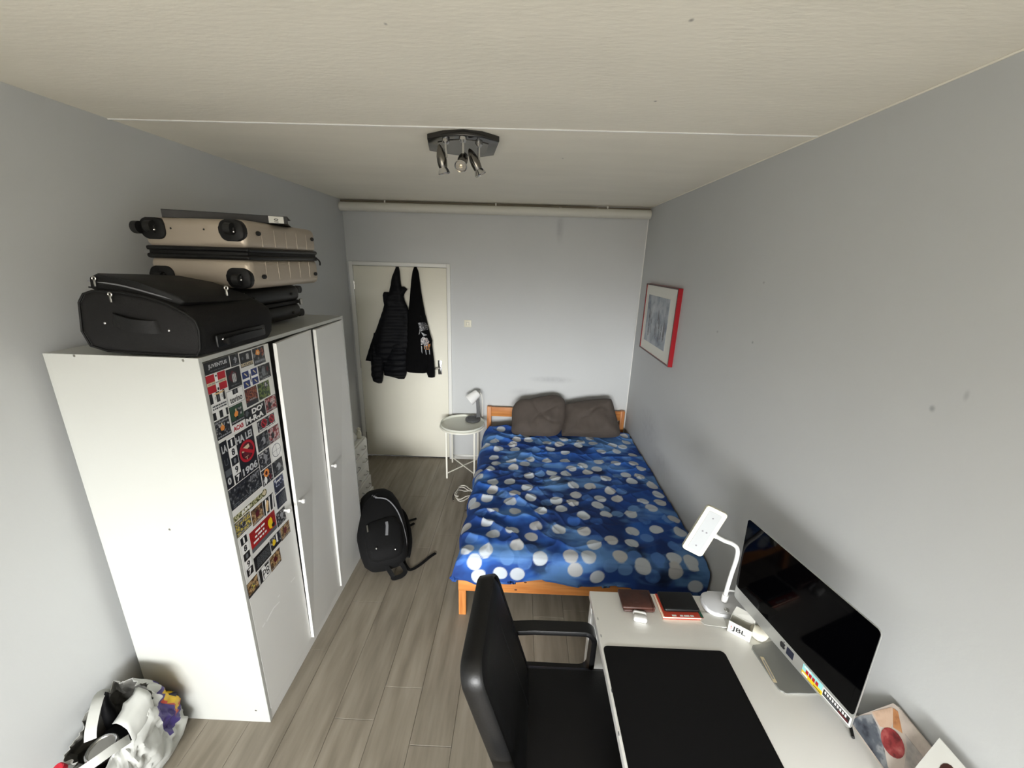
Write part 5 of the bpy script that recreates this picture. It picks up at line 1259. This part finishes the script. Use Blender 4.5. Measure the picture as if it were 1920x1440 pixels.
fr3 = (Vector((1.060, 0, KZ)), Vector((0, 1, 0)), Vector((.22, 0, .97)).normalized(), Vector((.97, 0, -.22)).normalized())
card = link_mesh('card', MB().prism([(.765, .245), (.60, .245), (.60, 0), (.765, 0)], fr3, .002), 'card_white', cd, smooth=False)
fr4 = (fr3[0]-fr3[3]*.0006, fr3[1], fr3[2], fr3[3])
link_mesh('drawing', MB().prism([(.715+.018*math.cos(a_), .195+.024*math.sin(a_)) for a_ in [2*math.pi*i/14 for i in range(14)]], fr4, .0005), 'wallet', card, smooth=False)

# ================================================================== office chair
CYC = 1.055
oc = thing('office_chair', 'black leather office chair with loop armrests pulled up to the desk', 'chair', (.22, CYC, 0))
# backrest: leaning padded panel wrapped by a glossy perimeter band
BO = Vector((.055, CYC+.004, .455)); BT = Vector((-.104, CYC+.004, .992))
BU = (BT-BO).normalized(); BW = Vector((.045, 1, 0)).normalized(); BN = BW.cross(BU).normalized()
if BN.x < 0: BN = -BN
BHW, BLN = .208, (BT-BO).length
bout = [(a, BLN/2+c_) for a, c_ in rrect(2*BHW, BLN, .060, 8)]
rings = []
for n_, ins in ((-.030, .012), (-.026, .004), (.018, .004), (.030, .016), (.036, .045), (.038, .09)):
    sx_, sy_ = (BHW-ins)/BHW, (BLN/2-ins)/(BLN/2)
    rings.append([BO+BW*(a*sx_)+BU*(BLN/2+(c_-BLN/2)*sy_)+BN*n_ for a, c_ in bout])
link_mesh('backrest', MB().loft(rings), 'leather', oc, ang=50)
path = [BO+BW*a+BU*c_ for a, c_ in bout]
link_mesh('backrest_band', MB().sweep(path, [(-.006, -.027), (-.001, -.033), (.006, -.026), (.007, 0), (.006, .026), (-.001, .033), (-.006, .027)], closed=True, up=BN), 'leather_band', oc, ang=60)
link_mesh('seam', MB().tube([BO+BW*.05+BU*(.03+.03*i)+BN*.0385 for i in range(int((BLN-.08)/.03))], .0018, 6), 'leather_band', oc)
link_mesh('back_bracket', MB().sweep(smooth_path([BO+BU*.20-BN*.032, BO+BU*.05-BN*.045, Vector((.10, CYC, .395)), Vector((.22, CYC, .40))]), [(-.035, -.006), (.035, -.006), (.035, .006), (-.035, .006)], up=(-.4, 0, -1)), 'black_plastic', oc)
link_mesh('seat', MB().box((.02, CYC-.245, .415), (.52, CYC+.245, .50), .035, 4), 'leather', oc)
link_mesh('seat_cushion', MB().box((.05, CYC-.215, .49), (.50, CYC+.215, .515), .02, 3), 'leather', oc)
for sgn in (-1, 1):
    y = CYC+sgn*.262
    lo_, hi_ = .440, .668
    loop = [(.045, y, lo_), (.045, y, hi_-.02)]
    pth = [(-.05, y, hi_-.014), (.02, y, hi_-.010), (.10, y, hi_-.002)]+[(a, y, c_) for a, c_ in arc((.302, hi_-.045), .045, math.pi/2, 0, 6)]+[(a, y, c_) for a, c_ in arc((.295, lo_+.045), .050, 0, -math.pi/2, 6)]+[(.10, y, lo_-.004), (-.02, y, lo_-.004)]
    link_mesh('armrest', MB().sweep(pth, [(-.026, -.011), (.026, -.011), (.030, 0), (.026, .011), (-.026, .011), (-.030, 0)], up=None if False else None), 'leather_band', oc, ang=40)
link_mesh('gas_lift', MB().tube([(.26, CYC, .09), (.26, CYC, .42)], .028, 14), 'black_plastic', oc)
for i in range(5):
    a = 2*math.pi*i/5+.3; ex, ey = .26+.29*math.cos(a), CYC+.29*math.sin(a)
    lg = link_mesh('base_leg', MB().sweep([(.26, CYC, .10), ((.26+ex)/2, (CYC+ey)/2, .095), (ex, ey, .075)], [(-.024, -.014), (.024, -.014), (.018, .014), (-.018, .014)], up=(0, 0, 1), scales=[1.2, 1, .7]), 'black_plastic', oc)
    link_mesh('caster', MB().tube([(ex-.02*math.sin(a), ey+.02*math.cos(a), .027), (ex+.02*math.sin(a), ey-.02*math.cos(a), .027)], .026, 14).tube([(ex, ey, .03), (ex, ey, .07)], .008, 8), 'black_rubber', lg)

# ================================================================== shopping bag in the near left corner
bg = thing('shopping_bag', 'crumpled white plastic shopping bag with a yellow and purple print beside the wardrobe', 'bag', (-1.56, 1.15, 0))
NB, NLV = 96, 22
def bag_pt(i, j):
    a = 2*math.pi*i/NB; c_, s_ = math.cos(a), math.sin(a); t_ = j/NLV
    rim = .285+.085*max(0, s_)**.7-.05*max(0, -s_)+.02*max(0, -c_)       # back stands up, mouth open to the front
    z = .004+rim*t_
    p_ = 2.8
    hx = interp([(0, .115), (.08, .128), (.5, .132), (.8, .120), (1, .104)], t_); hy = interp([(0, .145), (.08, .160), (.5, .160), (.8, .140), (1, .122)], t_)
    cx_ = interp([(0, -1.575), (.5, -1.570), (1, -1.575)], t_); cy_ = interp([(0, 1.160), (.5, 1.150), (1, 1.115)], t_)
    x = cx_+hx*math.copysign(abs(c_)**(2/p_), c_); y = cy_+hy*math.copysign(abs(s_)**(2/p_), s_)
    v = Vector((c_*1.6, s_*1.6, z*6))
    rg = lambda q: 1-abs(mnoise.noise(q))*2.2
    w_ = (.020*(rg(v*1.7+Vector((3, 1, 0)))-.45)+.012*(rg(v*3.9+Vector((9, 2, 5)))-.45)+.006*(rg(v*8+Vector((1, 7, 2)))-.45))*min(1, t_*5)
    x += c_*w_*1.2; y += s_*w_*1.2; z += .012*mnoise.noise(v*2.5)*t_
    return Vector((max(x, XL+.010), min(y, WY0-.010), max(z, .003)))
bm_ = MB(); bm_.v = [bag_pt(i, j) for j in range(NLV+1) for i in range(NB)]
for j in range(NLV):
    for i in range(NB):
        f_ = (j*NB+i, j*NB+(i+1) % NB, (j+1)*NB+(i+1) % NB, (j+1)*NB+i)
        u_ = math.degrees(2*math.pi*(i+.5)/NB); v_ = (j+.5)/NLV; mi = 0
        if 12 < u_ < 150:                                 # printed panel wraps the back right corner
            if .30 < v_ < .86: mi = 2
            if .38+.0016*(u_-12) < v_ < .84 and u_ > 34: mi = 1
            if mi == 1 and (v_ < .42+.0016*(u_-12) or u_ < 38): mi = 4
            if mi == 1 and 52 < u_ < 66 and .55 < v_ < .72: mi = 3
            if v_ < .16 and 40 < u_ < 100: mi = 3
        if 285 < u_ < 335 and .10 < v_ < .48: mi = 3 if not (296 < u_ < 326 and .18 < v_ < .38) else 1
        bm_.f.append(f_); bm_.m.append(mi)
bm_.f.append(tuple(range(NB))[::-1]); bm_.m.append(0)
bagb = link_mesh('bag_body', bm_, ['bag_white', 'bag_yellow', 'bag_purple', 'bag_navy', 'bag_red', 'bag_inner'], bg, ang=60)
sm = bagb.modifiers.new('thickness', 'SOLIDIFY'); sm.thickness = .002; sm.offset = -1; sm.material_offset = 5
def sheet(name, rows_, m_):
    n = len(rows_[0]); o_ = link_mesh(name, MB().add([Vector(p) for r in rows_ for p in r], [(j*n+i, j*n+i+1, (j+1)*n+i+1, (j+1)*n+i) for j in range(len(rows_)-1) for i in range(n-1)]), m_, bg, ang=80)
    q_ = o_.modifiers.new('thickness', 'SOLIDIFY'); q_.thickness = .002; return o_
rows_ = []
for j in range(9):
    q = j/8
    rows_.append([(-1.545+.085*math.sin(q*2.0)+.010*mnoise.noise(Vector((i*.5, j*.4, 0))), 1.205-.018*i-.03*q+.006*mnoise.noise(Vector((i*.4, j*.5, 9))), .375+.030*math.sin(q*2.6)-.150*q*q-.007*i+.010*mnoise.noise(Vector((i*.5, j*.6, 4)))) for i in range(7)])
sheet('rim_flap', rows_, 'bag_white')
link_mesh('handle', MB().sweep(smooth_path([(-1.655, 1.20, .335), (-1.648, 1.165, .385), (-1.622, 1.12, .385), (-1.600, 1.07, .345), (-1.592, 1.05, .31)]), [(-.017, -.0012), (.017, -.0012), (.017, .0012), (-.017, .0012)], up=(.5, -.4, .8)), 'bag_white', bg)
link_mesh('handle', MB().sweep(smooth_path([(-1.475, 1.08, .28), (-1.482, 1.03, .305), (-1.51, .985, .305), (-1.555, .965, .28), (-1.60, .965, .255)]), [(-.016, -.0012), (.016, -.0012), (.016, .0012), (-.016, .0012)], up=(.6, -.3, .7)), 'bag_white', bg)
# contents
jr = thing('storage_tin', 'dark round jar with a shiny metal lid sticking out of the shopping bag', 'tin', (-1.575, 1.085, .05))
jm = Matrix.Translation((-1.572, 1.095, .045)) @ Matrix.Rotation(math.radians(10), 4, 'X')
link_mesh('jar_body', MB().lathe([(.044, 0), (.050, .01), (.050, .19), (.046, .20)], jm, 24), 'dark_jar', jr)
link_mesh('jar_lid', MB().lathe([(.050, .196), (.050, .212), (.045, .216), (.040, .211), (0, .211)], jm, 28), 'steel', jr)
link_mesh('lid_ring', MB().tube([jm @ Vector((.045*math.cos(2*math.pi*i/28), .045*math.sin(2*math.pi*i/28), .215)) for i in range(28)], .004, 8, closed=True), 'chrome', jr)
tag(link_mesh('dark_cloth', MB().loft([[Vector((-1.572+r_*1.0*math.cos(2*math.pi*i/30), 1.125+r_*1.15*math.sin(2*math.pi*i/30), z_+.014*mnoise.noise(Vector((math.cos(2*math.pi*i/30)*2, math.sin(2*math.pi*i/30)*2, z_*9))))) for i in range(30)] for r_, z_ in ((.095, .03), (.098, .15), (.090, .20), (.055, .215), (.02, .218))]), 'black_fabric'), 'dark cloth stuffed inside the shopping bag', 'cloth')
bt = thing('water_bottle', 'clear plastic bottle with a red cap in the front of the shopping bag', 'bottle', (-1.64, 1.03, .06))
bmx = Matrix.Translation((-1.640, 1.055, .06)) @ Matrix.Rotation(math.radians(20), 4, 'X')
link_mesh('bottle_body', MB().lathe([(.026, 0), (.030, .01), (.030, .15), (.026, .18), (.014, .205), (.013, .22)], bmx, 20), 'bottle_clear', bt)
link_mesh('bottle_cap', MB().lathe([(.017, .215), (.017, .240), (.014, .243), (0, .243)], bmx, 16), 'bottle_red', bt)
tag(link_mesh('spray_can', MB().lathe([(.020, 0), (.022, .01), (.022, .15), (.018, .17), (.016, .20), (.017, .232), (.010, .244), (0, .245)], Matrix.Translation((-1.655, 1.175, .13)), 16), 'black_plastic'), 'black capped can at the back rim of the shopping bag', 'can')
